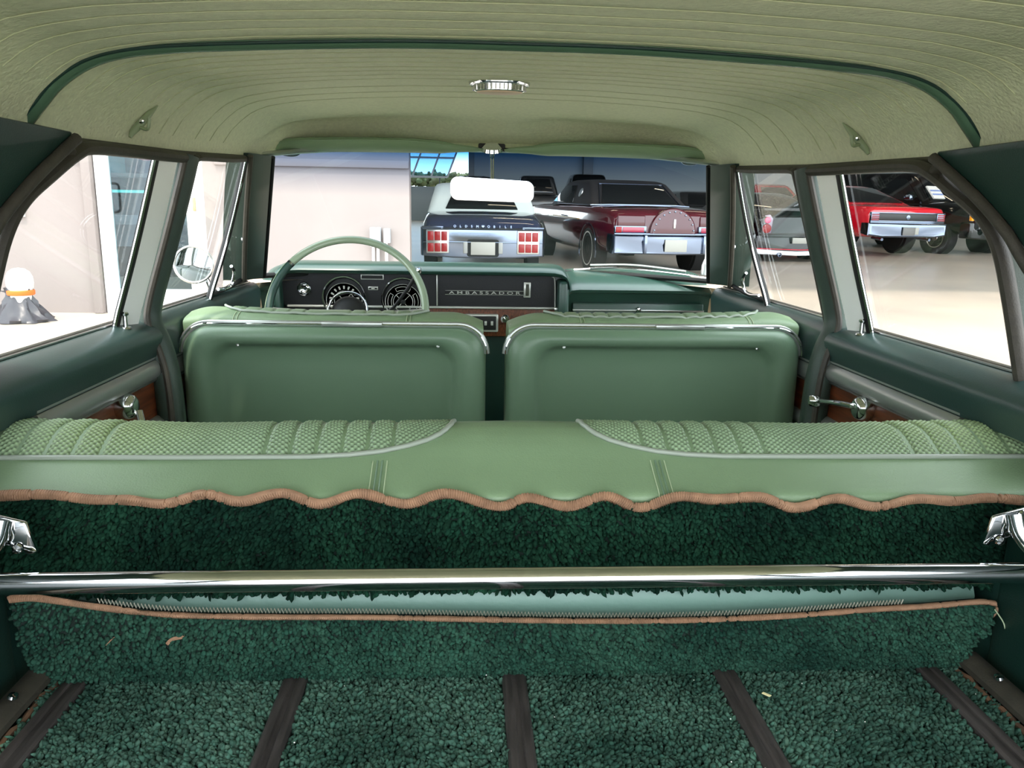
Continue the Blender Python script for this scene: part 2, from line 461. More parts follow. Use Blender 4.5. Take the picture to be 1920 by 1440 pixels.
# ================================================================== DOORS
def ext(poly, t, s): return sd(prism(poly, (t, 0, 0)), s)
def make_door(s, front):
    side = 'left' if s < 0 else 'right'
    y0, y1 = (1.55, 2.33) if front else (.90, 1.50)
    d = thing('door_%d' % ((1 if s < 0 else 3)+(0 if front else 1)), '%s %s car door with walnut inlay and chrome %s' % ('front' if front else 'rear', side, 'vent window frame' if front else 'window crank'), 'door', (s*.70, (y0+y1)/2, .06))
    d['kind'] = 'structure'
    # outer skin
    part(d, 'outer_skin', sd(bx(.725, .80, y0, y1, .05, .895), s), dkgreen, .015)
    # padded top: sweep a rounded section along y
    kx = .42 if front else 1.0
    dz = 0.0 if front else .027
    yt = y0 if front else 1.06
    def sweep(sec, ya, yb, n=8): return sd(loft([[(x if x > .70 else .70-(.70-x)*kx, y, z) for x, z in sec] for y in np.linspace(ya, yb, n)]), s)
    sec = [(.735, .905), (.712, .912), (.700, .9125), (.690, .911), (.676, .906), (.662, .898), (.654, .890), (.651, .882), (.652, .872), (.657, .855), (.662, .812+dz), (.735, .812+dz)]
    part(d, 'padded_top', sweep(sec, y0+.002, y1-.002), pad_green)
    part(d, 'upper_panel', sweep([(.735, .83+dz), (.668, .83+dz), (.666, .815+dz), (.735, .815+dz)], yt, y1), dkgreen)
    # mouldings and inlay
    part(d, 'silver_moulding', sweep([(.735, .820+dz), (.664, .820+dz), (.660, .817+dz), (.660, .814+dz), (.735, .812+dz)], yt+.004, y1-.004), silver_pl)
    part(d, 'silver_ledge', sweep([(.735, .811+dz), (.662, .811+dz), (.655, .804+dz), (.652, .795+dz), (.653, .785+dz), (.659, .778+dz), (.735, .778+dz)], yt+.004, y1-.004), silver_pl)
    part(d, 'chrome_bead', sweep([(.735, .777+dz), (.664, .777+dz), (.660, .7735+dz), (.664, .770+dz), (.735, .770+dz)], yt+.004, y1-.004), chrome_w)
    part(d, 'wood_inlay', sweep([(.735, .770+dz), (.672, .770+dz), (.671, .70+dz), (.735, .70+dz)], yt+.004, y1-.004), wood)
    part(d, 'silver_moulding', sweep([(.735, .70+dz), (.664, .70+dz), (.655, .693+dz), (.652, .682+dz), (.655, .672+dz), (.735, .67+dz)], yt+.004, y1-.004), silver_pl)
    part(d, 'lower_panel', sweep([(.735, .67+dz), (.660, .67+dz), (.645, .60), (.645, .30), (.66, .08), (.735, .08)], yt+.004, y1-.004), vinyl_back)
    # belt seal
    part(d, 'belt_seal', sd(tube([(.716, y, .914) for y in np.linspace(y0+.01, y1-.01, 6)], .005, 8), s), rubber)
    part(d, 'belt_seal', sd(tube([(.707, y, .9145) for y in np.linspace(y0+.01, y1-.01, 6)], .0022, 6), s), chrome_w)
    if not front:
        op = [(1.405, .905), (1.405, 1.206), (1.30, 1.203), (1.165, 1.198), (1.13, 1.188), (1.08, 1.160), (1.03, 1.125), (1.008, 1.09), (1.006, .905)]
        fr = smooth_path([SP(y+.0, z, 1, .012 if y > 1.35 else .004) for y, z in [(1.50, 1.212), (1.40, 1.209), (1.30, 1.207), (1.17, 1.202), (1.128, 1.191), (1.078, 1.163), (1.026, 1.129), (1.002, 1.09), (.996, 1.03), (.994, .905)]], 6)
        part(d, 'window_frame', sd(tube(fr, .0095, 10, rb=.012), s), rubber)
        part(d, 'window_glass', sd(prism([SP(y, z, 1, -.012) for y, z in op], (.004, 0, 0)), s), glass_side)
        def strip(ya, yb, za, zb, off, th, ya2=None, yb2=None, tilt=0.0):
            ya2 = ya if ya2 is None else ya2; yb2 = yb if yb2 is None else yb2
            rings = []
            for k in np.linspace(0, 1, 10):
                z = za+(zb-za)*k; bul = .006*math.sin(PI*k)
                a = ya+(ya2-ya)*k+bul; b = yb+(yb2-yb)*k+bul
                p, q = SP(a, z, 1, off), SP(b, z, 1, off+tilt)
                rings.append([p, ((p[0]+q[0])/2-.003, (p[1]+q[1])/2, z), q, (q[0]+th, q[1], z), (p[0]+th, p[1], z)])
            return sd(loft(rings), s)
        part(d, 'bright_frame', strip(1.424, 1.470, .905, 1.203, .0, .008, tilt=.016), anod)
        part(d, 'channel_seal', strip(1.404, 1.4245, .905, 1.212, .001, .006), black)
        part(d, 'chrome_edge', strip(1.398, 1.4035, .905, 1.210, .002, .0025), chrome)
        part(d, 'rear_channel', strip(.995, 1.010, .905, 1.09, -.004, .03), pillar_mat)
        # lock pin
        lp = part(d, 'lock_pin', lathe([(.004, 0), (.004, .022), (.0062, .0235), (.0066, .027), (.005, .029), (0, .0295)], (s*.684, 1.418, .908), (0, 0, 1), 14), chrome)
        part(lp, 'pin_ferrule', lathe([(.0, 0), (.010, 0), (.009, .003), (.005, .004)], (s*.684, 1.418, .907), (0, 0, 1), 16), chrome)
        # window crank
        cy, cz = 1.335, .783
        cr = part(d, 'window_crank', sd(lathe([(.021, 0), (.0225, .004), (.0225, .018), (.019, .026), (.012, .030), (.0, .030)], (.672, cy, cz), (-1, 0, 0), 24), s), chrome)
        if s > 0:
            arm = [(.640, cy, cz+.004), (.632, cy+.04, cz), (.630, cy+.115, cz-.014)]
            kn = (.632, cy+.120, cz-.016); kax = (-1, .35, 0)
        else:
            arm = [(-.640, cy, cz-.008), (-.632, cy-.012, cz-.035), (-.630, cy-.028, cz-.080)]
            kn = (-.632, cy-.03, cz-.085); kax = (1, 0, -.3)
        part(cr, 'crank_arm', tube(smooth_path(arm, 5), .0055, 10, rb=.0075), chrome)
        part(cr, 'crank_knob', lathe([(.0, -.004), (.009, -.003), (.0125, .004), (.0125, .012), (.010, .018), (.0, .020)], kn, kax, 20), chrome)
    else:
        fr = smooth_path([SP(y, z, 1, .0) for y, z in [(1.585, .905), (1.588, 1.06), (1.592, 1.20), (1.602, 1.218), (1.65, 1.223), (1.80, 1.230), (1.91, 1.238)]], 6)
        part(d, 'window_frame', sd(tube(fr, .008, 10, rb=.010), s), rubber)
        op = [(1.585, .905), (1.59, 1.215), (1.90, 1.230), (1.915, 1.225), (1.915, .905)]
        part(d, 'window_glass', sd(prism([SP(y, z, 1, -.012) for y, z in op], (.004, 0, 0)), s), glass_side)
        vb = [SP(1.914+.02*math.sin(PI*k), .905+(1.232-.905)*k, 1, .004) for k in np.linspace(0, 1, 12)]
        vf_ = part(d, 'vent_bar', sd(tube(vb, .0075, 10, rb=.008), s), black)
        part(vf_, 'vent_bar_chrome', sd(tube([(p[0]-.004, p[1]-.0065, p[2]) for p in vb], .0028, 8), s), chrome)
        part(vf_, 'vent_bar_chrome', sd(tube([(p[0]-.004, p[1]+.0065, p[2]) for p in vb], .0028, 8), s), chrome)
        op = [(1.925, .91), (1.925, 1.222), (1.935, 1.222), (2.17, .93), (2.17, .91)]
        vg = part(d, 'vent_glass', sd(prism([SP(y, z, 1, -.004) for y, z in op], (.004, 0, 0)), s), glass_side)
        part(vg, 'vent_seal', sd(tube([SP(y, z, 1, .003) for y, z in ((1.925, .917), (2.05, .920), (2.165, .932))], .006, 8), s), black)
        lt = smooth_path([SP(1.945, .928, 1, .012), SP(1.985, .926, 1, .022), SP(2.01, .936, 1, .024), SP(2.012, .965, 1, .022), SP(1.985, .982, 1, .018)], 5)
        part(vg, 'vent_latch', sd(tube(lt, .004, 8), s), chrome)
        hb = lathe([(.0, 0), (.009, .001), (.009, .006), (.004, .010), (0, .010)], SP(2.075, 1.045, 1, .002), (-1, 0, 0), 14)
        part(vg, 'vent_pivot', sd(hb, s), chrome)
    return d
for s in (-1, 1):
    for front in (True, False): make_door(s, front)

# ================================================================== FRONT SEATS
def rrect(x0, x1, z0, z1, r, n=8):
    pts = []
    for cx, cz, a0 in ((x1-r, z1-r, 0), (x0+r, z1-r, 90), (x0+r, z0+r, 180), (x1-r, z0+r, 270)):
        for k in range(n+1):
            a = math.radians(a0+90*k/n); pts.append((cx+r*math.cos(a), cz+r*math.sin(a)))
    return pts
def front_seat(x0, x1, s, label):
    YB = 1.64; DY = -.09; DZ = .013
    t = thing('front_seat', label, 'seat', ((x0+x1)/2, YB+.05, .06), 'front seats')
    hw = (x1-x0)/2
    def rim(d, y, dz=None):
        dz = d if dz is None else dz
        r = max(.062-d*.25, .035)
        return [(x, YB+y+ (.881-z)*.06*0, z) for x, z in rrect(x0+1.6*d, x1-1.6*d, .30+d, .881-dz, r)]
    prof = [(0, .085), (.0, .045), (.002, .026), (.006, .012), (.013, .004), (.022, .0), (.031, .0015), (.037, .006), (.0415, .014), (.045, .024), (.049, .031), (.056, .0345), (.09, .036)]
    rings = [rim(d, y) for d, y in prof]
    v, f = grid(np.array(rings), closed=True)
    k = len(rings[0]); f.append(tuple(range((len(rings)-1)*k, len(rings)*k)))
    part(t, 'back_shell', (v, f), vinyl_back, angle=60)
    # chrome strip following the shell's upper outline
    out = [(x, z) for x, z in rrect(x0-.001, x1+.001, .30, .8825, .062, 10)]
    path = [(x, YB+.030, z) for x, z in out if z > .813]
    path.sort(key=lambda p: math.atan2(p[2]-.70, p[0]-(x0+x1)/2))
    part(t, 'chrome_strip', tube(path, .0045, 8, rb=.0075), silver_pl)
    part(t, 'chrome_edge', tube([(p[0], p[1]-.009, p[2]+.0008) for p in path], .0022, 6), chrome)
    # strip joiner clips
    cxs = (x0+.30, x0+.43) if s < 0 else (x0+.33, x0+.44)
    part(t, 'strip_joiner', bx(cxs[0], cxs[1], YB+.019, YB+.038, .879, .8885), silver_pl, .0015)
    for fx in (x0+.19*hw*2, x1-.16*hw*2):
        part(t, 'shell_screw', lathe([(.0, 0), (.004, .0), (.003, .002), (0, .003)], (fx, YB+.012, .839), (0, -1, .3), 10), chrome_w)
    # cushion: top skin by columns across x
    xs = np.linspace(x0+.006, x1-.006, 170)
    inner = x1 if s < 0 else x0          # end next to the gap
    outer = x0 if s < 0 else x1
    def end_drop(x):
        di, do = abs(x-inner), abs(x-outer)
        e = 0
        if di < .075: e += .022*(1-di/.075)**1.6
        if do < .06: e += .014*(1-do/.06)**2
        return e
    sec = [(1.765, .845), (1.762, .868), (1.764, .878), (1.772, .886), (1.785, .892), (1.797, .895), (1.806, .898), (1.82, .902), (1.838, .902), (1.855, .895), (1.872, .875), (1.885, .84), (1.90, .70), (1.93, .50)]
    sec = [(y+DY, (z+DZ if z < .868 else .881+(z-.868)*.62)) for y, z in sec]
    P = np.zeros((len(xs), len(sec), 3))
    for i, x in enumerate(xs):
        e = end_drop(x)
        rise = .010*max(0, 1-abs(x-outer)/.28)**1.2
        for j, (y, z) in enumerate(sec):
            kk = min(1, max(0, (z-.868)/.030))
            P[i, j] = (x, y, z - e*kk + rise*kk)
    v, f = grid(P)
    kk = len(sec); n = len(xs)
    f.append(tuple(range(kk))); f.append(tuple(range((n-1)*kk, n*kk)))
    cu = part(t, 'cushion_back', (v, f), vinyl, angle=60)
    # woven pad over the top, with pleats
    px0, px1 = (x0+.075, x1-.125) if s < 0 else (x0+.09, x1-.075)
    xs2 = np.arange(px0, px1, .0022)
    tt = np.linspace(0, 1, 26)
    cum = [(1.797, .8965), (1.806, .9005), (1.82, .9045), (1.838, .9045), (1.855, .898), (1.872, .880), (1.885, .845)]
    cum = [(y+DY, (z+DZ if z < .868 else .881+(z-.868)*.62)) for y, z in cum]
    cy = np.interp(np.linspace(0, 1, 26), np.linspace(0, 1, 7), [c[0] for c in cum]); cz = np.interp(np.linspace(0, 1, 26), np.linspace(0, 1, 7), [c[1] for c in cum])
    pl = [abs(outer)-.09-.033*k for k in range(6)] + [abs(inner)+.135+.033*k for k in range(6)]
    P = np.zeros((len(xs2), 26, 3))
    for i, x in enumerate(xs2):
        e = end_drop(x); rise = .010*max(0, 1-abs(x-outer)/.28)**1.2
        # the pad's rear edge swings forward at both ends
        ed = min(x-px0, px1-x); sh = max(0, 1-ed/.07)**2*.5
        dmin = min(abs(abs(x)-q) for q in pl)
        g = -.0035*math.exp(-(dmin/.0035)**2) + .0012
        for j in range(26):
            t_ = sh + (1-sh)*tt[j]
            y = np.interp(t_, tt, cy); z = np.interp(t_, tt, cz)
            w = .0008*math.cos(2*PI*x/.0098)*math.cos(2*PI*t_*12)
            P[i, j] = (x, y, z-e+rise+g+w)
    wv = fast_grid('weave_pad', P, weave_mat)
    o = link('weave_pad', wv, t)
    part(t, 'piping', tube([(p[0], p[1]-.001, p[2]+.0008) for p in P[::5, 0]], .0028, 8), piping_mat)
    # vertical seams on the vinyl roll and the gusset piping by the gap
    for fx in (x0+.115, x1-.17) if s < 0 else (x0+.17, x1-.115):
        for q in (-.004, .004):
            part(t, 'stitch_seam', tube([(fx+q, y-.0008, z+.0008-end_drop(fx)*min(1, max(0, (z-.868)/.030))+.010*max(0, 1-abs(fx-outer)/.28)**1.2*min(1, max(0, (z-.868)/.030))) for y, z in sec[1:6]], .0009, 5), thread_mat)
    gx = inner + (.012 if s > 0 else -.012)
    part(t, 'gusset_piping', tube([(gx, y+DY, z+DZ) for y, z in ((1.765, .845), (1.772, .860), (1.80, .866), (1.84, .864), (1.875, .84))], .003, 8), piping_mat)
    gx = outer + (.022 if s < 0 else -.022)
    part(t, 'gusset_piping', tube([(gx, y+DY, z+DZ) for y, z in ((1.765, .850), (1.772, .866), (1.80, .874), (1.84, .873), (1.875, .86))], .003, 8), piping_mat)
    # lower cushion and base
    part(t, 'seat_cushion', bx(x0+.01, x1-.01, 1.72, 2.18, .33, .52), vinyl, .05, seg=4)
    part(t, 'seat_base', bx(x0+.04, x1-.04, 1.72, 2.14, .06, .335), black, .01)
    part(t, 'seat_rail', bx(outer-.015 if s < 0 else outer-.01, outer+.01 if s < 0 else outer+.015, 1.70, 2.0, .60, .612), chrome_w, .002)
    return t
def fast_grid(name, P, mat, tint=None):
    n, k = P.shape[:2]
    idx = np.arange(n*k).reshape(n, k)
    q = np.stack([idx[:-1, :-1], idx[1:, :-1], idx[1:, 1:], idx[:-1, 1:]], -1).reshape(-1, 4)
    if tint is None: tint = np.ones((n*k, 4), np.float32)
    return fast_mesh(name, P.reshape(-1, 3), q, mat, tint)
front_seat(-.681, -.0264, -1, 'green vinyl front seat behind the steering wheel, rear shell showing')
front_seat(.0172, .681, 1, 'green vinyl front passenger seat before the glove box, rear shell showing')

# ================================================================== REAR BENCH
rb = thing('rear_bench', 'green vinyl rear bench backrest with woven pads and carpeted back', 'seat', (0, 1.0, .06))
TT = [-1.6, -1.0, -.55, -.25, 0, .25, .5, .75, 1.0, 1.3, 1.6, 1.88, 1.96, 2.03, 2.12, 2.3]
TY = [1.13, 1.105, 1.075, 1.045, 1.020, 1.001, .984, .967, .950, .931, .913, .897, .892, .8895, .892, .905]
TZ = [.60, .770, .820, .834, .838, .8365, .831, .8225, .812, .802, .7935, .7865, .7835, .779, .768, .745]
def bench(t, x):
    y = np.interp(t, TT, TY); z = np.interp(t, TT, TZ)
    a = np.abs(x)
    # softly undulating crest: higher centre ridge and outer bolsters
    z = z + .004*np.exp(-(a/.12)**2)*np.clip(1-np.abs(t)/1.2, 0, 1) + .003*np.clip((a-.45)/.25, 0, 1)*np.clip(1.4-np.abs(t), 0, 1) - .004*np.exp(-((a-.42)/.09)**2)*np.clip(1-np.abs(t), 0, 1)
    return y, z
xs = np.linspace(-.706, .706, 161); ts = np.concatenate([np.linspace(-1.6, 2.03, 60), np.linspace(2.03, 2.3, 8)[1:]])
P = np.zeros((len(xs), len(ts), 3))
for i, x in enumerate(xs):
    y, z = bench(ts, x)
    pk = .0022*np.exp(-((x-.02)/.012)**2)*0
    P[i, :, 0] = x; P[i, :, 1] = y; P[i, :, 2] = z - .0015*np.exp(-((ts-2.08)/.06)**2)*(math.sin(x*57)+math.sin(x*131))*.5
part(rb, 'backrest', grid(P), vinyl, angle=70)
part(rb, 'backrest_core', bx(-.612, .612, .915, 1.09, .40, .775), vinyl_back, .01)
part(rb, 'seat_base', bx(-.62, .62, .93, 1.42, .06, .45), vinyl, .04)
# pads
AX = [.086, .090, .096, .105, .12, .145, .18, .22, .27, .706]
AT = [-.15, .12, .30, .46, .60, .74, .86, .93, .97, 1.0]
pleats = [.165+.0325*k for k in range(6)] + [.53+.034*k for k in range(6)]
for s in (-1, 1):
    xs = np.arange(.0865, .706, .00125)
    nt = 150
    tl = np.linspace(0, 1, nt)
    P = np.zeros((len(xs), nt, 3)); tint = np.ones((len(xs), nt, 4), np.float32)
    hmap = np.zeros((len(xs), nt))
    for i, x in enumerate(xs):
        tmax = np.interp(x, AX, AT)
        t = -1.0 + (tmax+1.0)*tl
        y, z = bench(t, x)
        dm = min(abs(x-q) for q in pleats)
        edge = np.clip((tmax-t)/.10, 0, 1)**.5 * min(1, (x-.0865)/.006)**.5
        inpl = (pleats[0] < x < pleats[5]) or x > pleats[6]
        puff = .0026 if inpl else .0022
        g = puff*(1-math.exp(-(dm/.0055)**2)) - .0015*math.exp(-(dm/.0028)**2)
        # arc length along the path for the weave rows
        sl = t*.0745
        row = np.sin(2*PI*sl/.0080); cl = np.sin(2*PI*x/.0084 + .9*sl/.0084)
        w = row*cl
        w = np.sign(w)*np.abs(w)**.6
        h = (.0012*w)*min(1, (dm/.004))
        P[i, :, 0] = s*x; P[i, :, 1] = y - .35*(g+h)*edge; P[i, :, 2] = z + .0006 + (g+h)*edge
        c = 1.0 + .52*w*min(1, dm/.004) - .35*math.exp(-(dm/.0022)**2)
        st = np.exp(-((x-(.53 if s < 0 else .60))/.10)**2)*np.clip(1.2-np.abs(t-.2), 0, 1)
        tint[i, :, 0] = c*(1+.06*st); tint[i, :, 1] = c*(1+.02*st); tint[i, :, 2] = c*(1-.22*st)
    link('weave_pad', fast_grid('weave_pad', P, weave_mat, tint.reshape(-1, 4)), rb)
    pp = []
    for x, t in [(np.interp(k, np.linspace(0, 1, len(AX)), AX), None) for k in np.linspace(0, 1, 140)]:
        t = np.interp(x, AX, AT)+.015; y, z = bench(np.array([t]), x); pp.append((s*x, float(y[0])-.0012, float(z[0])+.0022))
    part(rb, 'piping', tube(pp, .0034, 10), piping_mat)
    # double stitched seams beside the centre panel
    for q in (.166, .172, .178, .184):
        st = []
        for t in np.linspace(1.06 if q < .2 else 1.0, 2.15, 24):
            y, z = bench(np.array([t]), q); st.append((s*(q+.004), float(y[0])-.0006, float(z[0])+.0006))
        if q in (.166, .184):
            for a in range(0, 22, 2): pass
            part(rb, 'stitch_seam', tube(st, .0008, 5), thread_mat)
        else: part(rb, 'seam_ridge', tube(st, .0012, 5), vinyl_back)

# carpet tufts: real pile
def tuft_mesh(name, P, N, mat, size=.0042, height=.0075, seed=1, lean=(0, 0, 0)):
    r = np.random.default_rng(seed); n = len(P)
    ref = np.tile([1.0, 0, 0], (n, 1)); 
    E1 = ref - N*np.sum(ref*N, 1, keepdims=True); E1 /= np.linalg.norm(E1, axis=1, keepdims=True)
    E2 = np.cross(N, E1)
    k = 6
    a0 = r.uniform(0, 2*PI, n)
    sc = r.uniform(.65, 1.35, n); hh = height*r.uniform(.6, 1.25, n)
    ln = r.normal(0, .32, (n, 2)); 
    low = np.sin(P[:, 0]*23)*.35 + np.sin(P[:, 0]*61+P[:, 2]*40+P[:, 1]*35)*.25
    ln[:, 0] += low*.5
    V = np.zeros((n, 2*k+1, 3))
    for j in range(k):
        a = a0 + 2*PI*j/k
        jr = r.uniform(.8, 1.2, n)
        d = E1*np.cos(a)[:, None] + E2*np.sin(a)[:, None]
        V[:, j] = P + d*(size*.75*sc)[:, None]
        off = E1*(ln[:, 0]*hh*.6)[:, None] + E2*(ln[:, 1]*hh*.6)[:, None] + np.array(lean)*hh[:, None]*.6
        V[:, k+j] = P + d*(size*.80*sc*jr)[:, None] + N*(hh*r.uniform(.55, .8, n))[:, None] + off
    V[:, 2*k] = P + N*hh[:, None] + E1*(ln[:, 0]*hh)[:, None] + E2*(ln[:, 1]*hh)[:, None] + np.array(lean)*hh[:, None]
    F = []
    for j in range(k):
        j2 = (j+1) % k
        F += [(j, j2, k+j2), (j, k+j2, k+j), (k+j, k+j2, 2*k)]
    F = np.array(F); T = (F[None] + (np.arange(n)*(2*k+1))[:, None, None]).reshape(-1, 3)
    b = r.uniform(.60, 1.40, n)[:, None]
    tint = np.ones((n, 2*k+1, 4), np.float32)
    tint[:, :, :3] = b[:, :, None]
    tint[:, :, 0] *= r.uniform(.9, 1.15, n)[:, None]
    return fast_mesh(name, V.reshape(-1, 3), T, mat, tint.reshape(-1, 4))
def jgrid(u0, u1, v0, v1, step, seed):
    r = np.random.default_rng(seed)
    u = np.arange(u0, u1, step); v = np.arange(v0, v1, step*.92)
    U, V = np.meshgrid(u, v); U = U + (np.arange(len(v)) % 2)[:, None]*step*.5
    U = U + r.uniform(-.4, .4, U.shape)*step; V = V + r.uniform(-.4, .4, V.shape)*step
    return U.ravel(), V.ravel()
# carpet on the back of the bench
SBK = 0
bind_px = [(0, 930), (90, 928), (170, 937), (240, 938), (310, 945), (385, 927), (450, 941), (530, 925), (600, 946), (675, 926), (760, 946), (838, 926), (935, 951), (990, 934), (1065, 951), (1135, 931), (1200, 953), (1270, 932), (1340, 937), (1425, 933), (1490, 953), (1570, 935), (1640, 951), (1715, 936), (1790, 940), (1850, 934), (1920, 939)]
bw = [on_y(px, py, .882) for px, py in bind_px]
bw = [np.array([-.648, .882, bw[0][2]])] + [p for p in bw if abs(p[0]) < .64] + [np.array([.648, .882, bw[-1][2]])]
bpth = smooth_path(bw, 6)
bx_, bz_ = bpth[:, 0], bpth[:, 2]
def rope(path, r0, pitch=.0022, seed=3):
    P = np.asarray(path); L = np.concatenate([[0], np.cumsum(np.linalg.norm(np.diff(P, axis=0), axis=1))])
    n = int(L[-1]/(pitch/3)); s = np.linspace(0, L[-1], n)
    Q = np.stack([np.interp(s, L, P[:, i]) for i in range(3)], 1)
    r = np.random.default_rng(seed)
    jit = np.interp(s, np.linspace(0, L[-1], 60), r.uniform(.9, 1.12, 60))
    gap = np.ones(n)
    for g in r.uniform(0, L[-1], 26): gap -= .35*np.exp(-((s-g)/.0016)**2)
    rad = r0*jit*gap*(1+.20*np.sin(2*PI*s/pitch))
    Q[:, 2] += .0004*np.sin(2*PI*s/pitch)
    return tube(Q, rad, 10, rb=rad*.7)
backing = [[(x, .888, interp(x, bx_, bz_)), (x, .890, .70), (x, .896, .656)] for x in np.linspace(-.648, .648, 60)]
cb = part(rb, 'back_carpet', grid(backing), carpet_b)
U, V = jgrid(-.648, .648, .655, .79, .0046, 5)
top = np.interp(U, bx_, bz_)
k = V < top-.004
U, V = U[k], V[k]
Yc = np.interp(V, [.645, .70, .78], [.898, .890, .888])
Pn = np.stack([U, Yc-.001, V], 1); Nn = np.tile([0, -.985, .17], (len(U), 1))
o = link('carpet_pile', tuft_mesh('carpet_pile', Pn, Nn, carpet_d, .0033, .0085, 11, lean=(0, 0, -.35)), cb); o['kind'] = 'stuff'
part(rb, 'carpet_binding', rope(bpth, .0060, .0028), binding, label='tan whipped edge binding')
part(rb, 'hinge_cover', grid([[(x, .899, .652), (x, .893, .640), (x, .895, .615), (x, .91, .590)] for x in np.linspace(-.60, .60, 12)]), paleteal, label='pale teal vinyl strip')

# loose carpet flap
fl = thing('carpet_flap', 'green carpet flap with frayed tan binding under the rail', 'carpet', (0, .865, .552))
edge_px = [(22, 1119), (60, 1116), (110, 1122), (190, 1134), (320, 1148), (500, 1152), (700, 1153), (960, 1158), (1130, 1160), (1300, 1158), (1480, 1150), (1620, 1139), (1740, 1132), (1830, 1124), (1862, 1127)]
ew = smooth_path([on_y(px, py+2, .862) for px, py in edge_px], 6)
ex, ez = ew[:, 0], ew[:, 2]
def flap_x(z, s):       # ragged ends lean inwards towards the floor
    zt = interp(-.6 if s < 0 else .6, ex, ez)
    k = (zt-z)/(zt-.555)
    base = (-.611+.036*k**1.1) if s < 0 else (.607-.040*k)
    return base + .0022*math.sin(z*260) + (.006*math.sin(k*7) if s > 0 else .003*math.sin(k*5))
rows = []
for v in np.linspace(0, 1, 10):
    row = []
    for u in np.linspace(0, 1, 60):
        xt = -.611+u*1.218; zt = interp(xt, ex, ez)
        z = zt + (.556-zt)*v
        xl, xr = flap_x(z, -1), flap_x(z, 1)
        row.append((xl+u*(xr-xl), .868-.012*math.sin(PI*v)*1.0-.006*v, z))
    rows.append(row)
fb = part(fl, 'carpet_backing', grid(rows), carpet_b)
U, V = jgrid(0, 1, 0, 1, .0045, 8)      # unit square, x spacing rescaled below
r8 = np.random.default_rng(9)
nx, nz = int(1.2/.0043), int(.098/.0040)
uu = (np.repeat(np.arange(nx), nz)+r8.uniform(0, 1, nx*nz))/nx; vv = (np.tile(np.arange(nz), nx)+r8.uniform(0, 1, nx*nz))/nz
xt = -.611+uu*1.218; zt = np.interp(xt, ex, ez)-.004; Z = zt+(.558-zt)*vv
XL = np.array([flap_x(z, -1) for z in Z]); XR = np.array([flap_x(z, 1) for z in Z])
Pn = np.stack([XL+uu*(XR-XL), .867-.012*np.sin(PI*vv)-.006*vv, Z], 1); Nn = np.tile([0, -.97, .24], (len(uu), 1))
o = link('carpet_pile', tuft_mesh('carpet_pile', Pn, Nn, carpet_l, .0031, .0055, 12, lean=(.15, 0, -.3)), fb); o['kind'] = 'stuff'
part(fl, 'carpet_binding', rope(ew+np.array([0, -.004, 0]), .0042, .0022, 5), binding, label='tan whipped edge binding')
# zigzag overlock stitches above the binding
zz = []
L = np.concatenate([[0], np.cumsum(np.linalg.norm(np.diff(ew, axis=0), axis=1))])
for i, s_ in enumerate(np.arange(.10, L[-1]-.12, .0021)):
    zz.append((np.interp(s_, L, ew[:, 0]), .860, np.interp(s_, L, ew[:, 2]) + (.0045 if i % 2 else .0105)))
part(fl, 'zigzag_stitch', tube(zz, .0009, 4), greythread)
for s in (-1, 1):
    pts = [(flap_x(z, s), .863, z) for z in np.linspace(.640, .556, 30)]
    part(fl, 'raw_edge', tube(pts, .0030, 6), binding if s > 0 else rustmat)
part(fl, 'loose_thread', tube(smooth_path([(.603, .858, .640), (.613, .853, .625), (.617, .850, .612), (.622, .848, .604)], 5), .0008, 5), thread_mat)
part(fl, 'loose_thread', tube(smooth_path([(-.48, .856, .624), (-.487, .852, .621), (-.494, .849, .614)], 5), .0007, 5), binding)
part(fl, 'loose_thread', tube(smooth_path([(-.405, .856, .620), (-.418, .852, .619), (-.424, .850, .614)], 5), .0022, 5), binding)

# floor pile
U, V = jgrid(-.567, .567, .44, .868, .0044, 21)
Pn = np.stack([U, V, np.full(len(U), .5515)], 1); Nn = np.tile([0, 0, 1.0], (len(U), 1))
strip_x = [-.540, -.277, -.009, .258, .523]
k = np.min(np.abs(U[:, None]-np.array(strip_x)[None]), 1) > .0145
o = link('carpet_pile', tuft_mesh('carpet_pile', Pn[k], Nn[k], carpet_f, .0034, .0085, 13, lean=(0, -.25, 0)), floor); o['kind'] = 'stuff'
# skid strips: shallow ribbed section with a rounded end
names = ['dark worn skid strip set along the sill on the steering wheel side', 'dark worn skid strip second from the sill on the steering wheel side', 'dark worn skid strip down the middle of the load floor',
         'dark worn skid strip second from the sill on the glove box side', 'dark worn skid strip set along the sill on the glove box side']
for i, x in enumerate(strip_x):
    ye = .872 if i in (1, 2, 3) else .866
    rings = []
    for y, k in [(y, 1) for y in np.linspace(-.26, ye-.014, 20)] + [(ye-.006, .93), (ye-.001, .78)]:
        w = .0148*k; h = .0105*(1 if k == 1 else .8)
        rings.append([(x-w, y, .552), (x-w, y, .552+h*.72), (x-w*.80, y, .552+h), (x-w*.28, y, .552+h), (x-w*.16, y, .552+h*.80), (x+w*.16, y, .552+h*.80), (x+w*.28, y, .552+h), (x+w*.80, y, .552+h), (x+w, y, .552+h*.72), (x+w, y, .552)])
    single('skid_strip', names[i], 'strip', loft(rings), woodstrip, group='skid strips on the load floor')

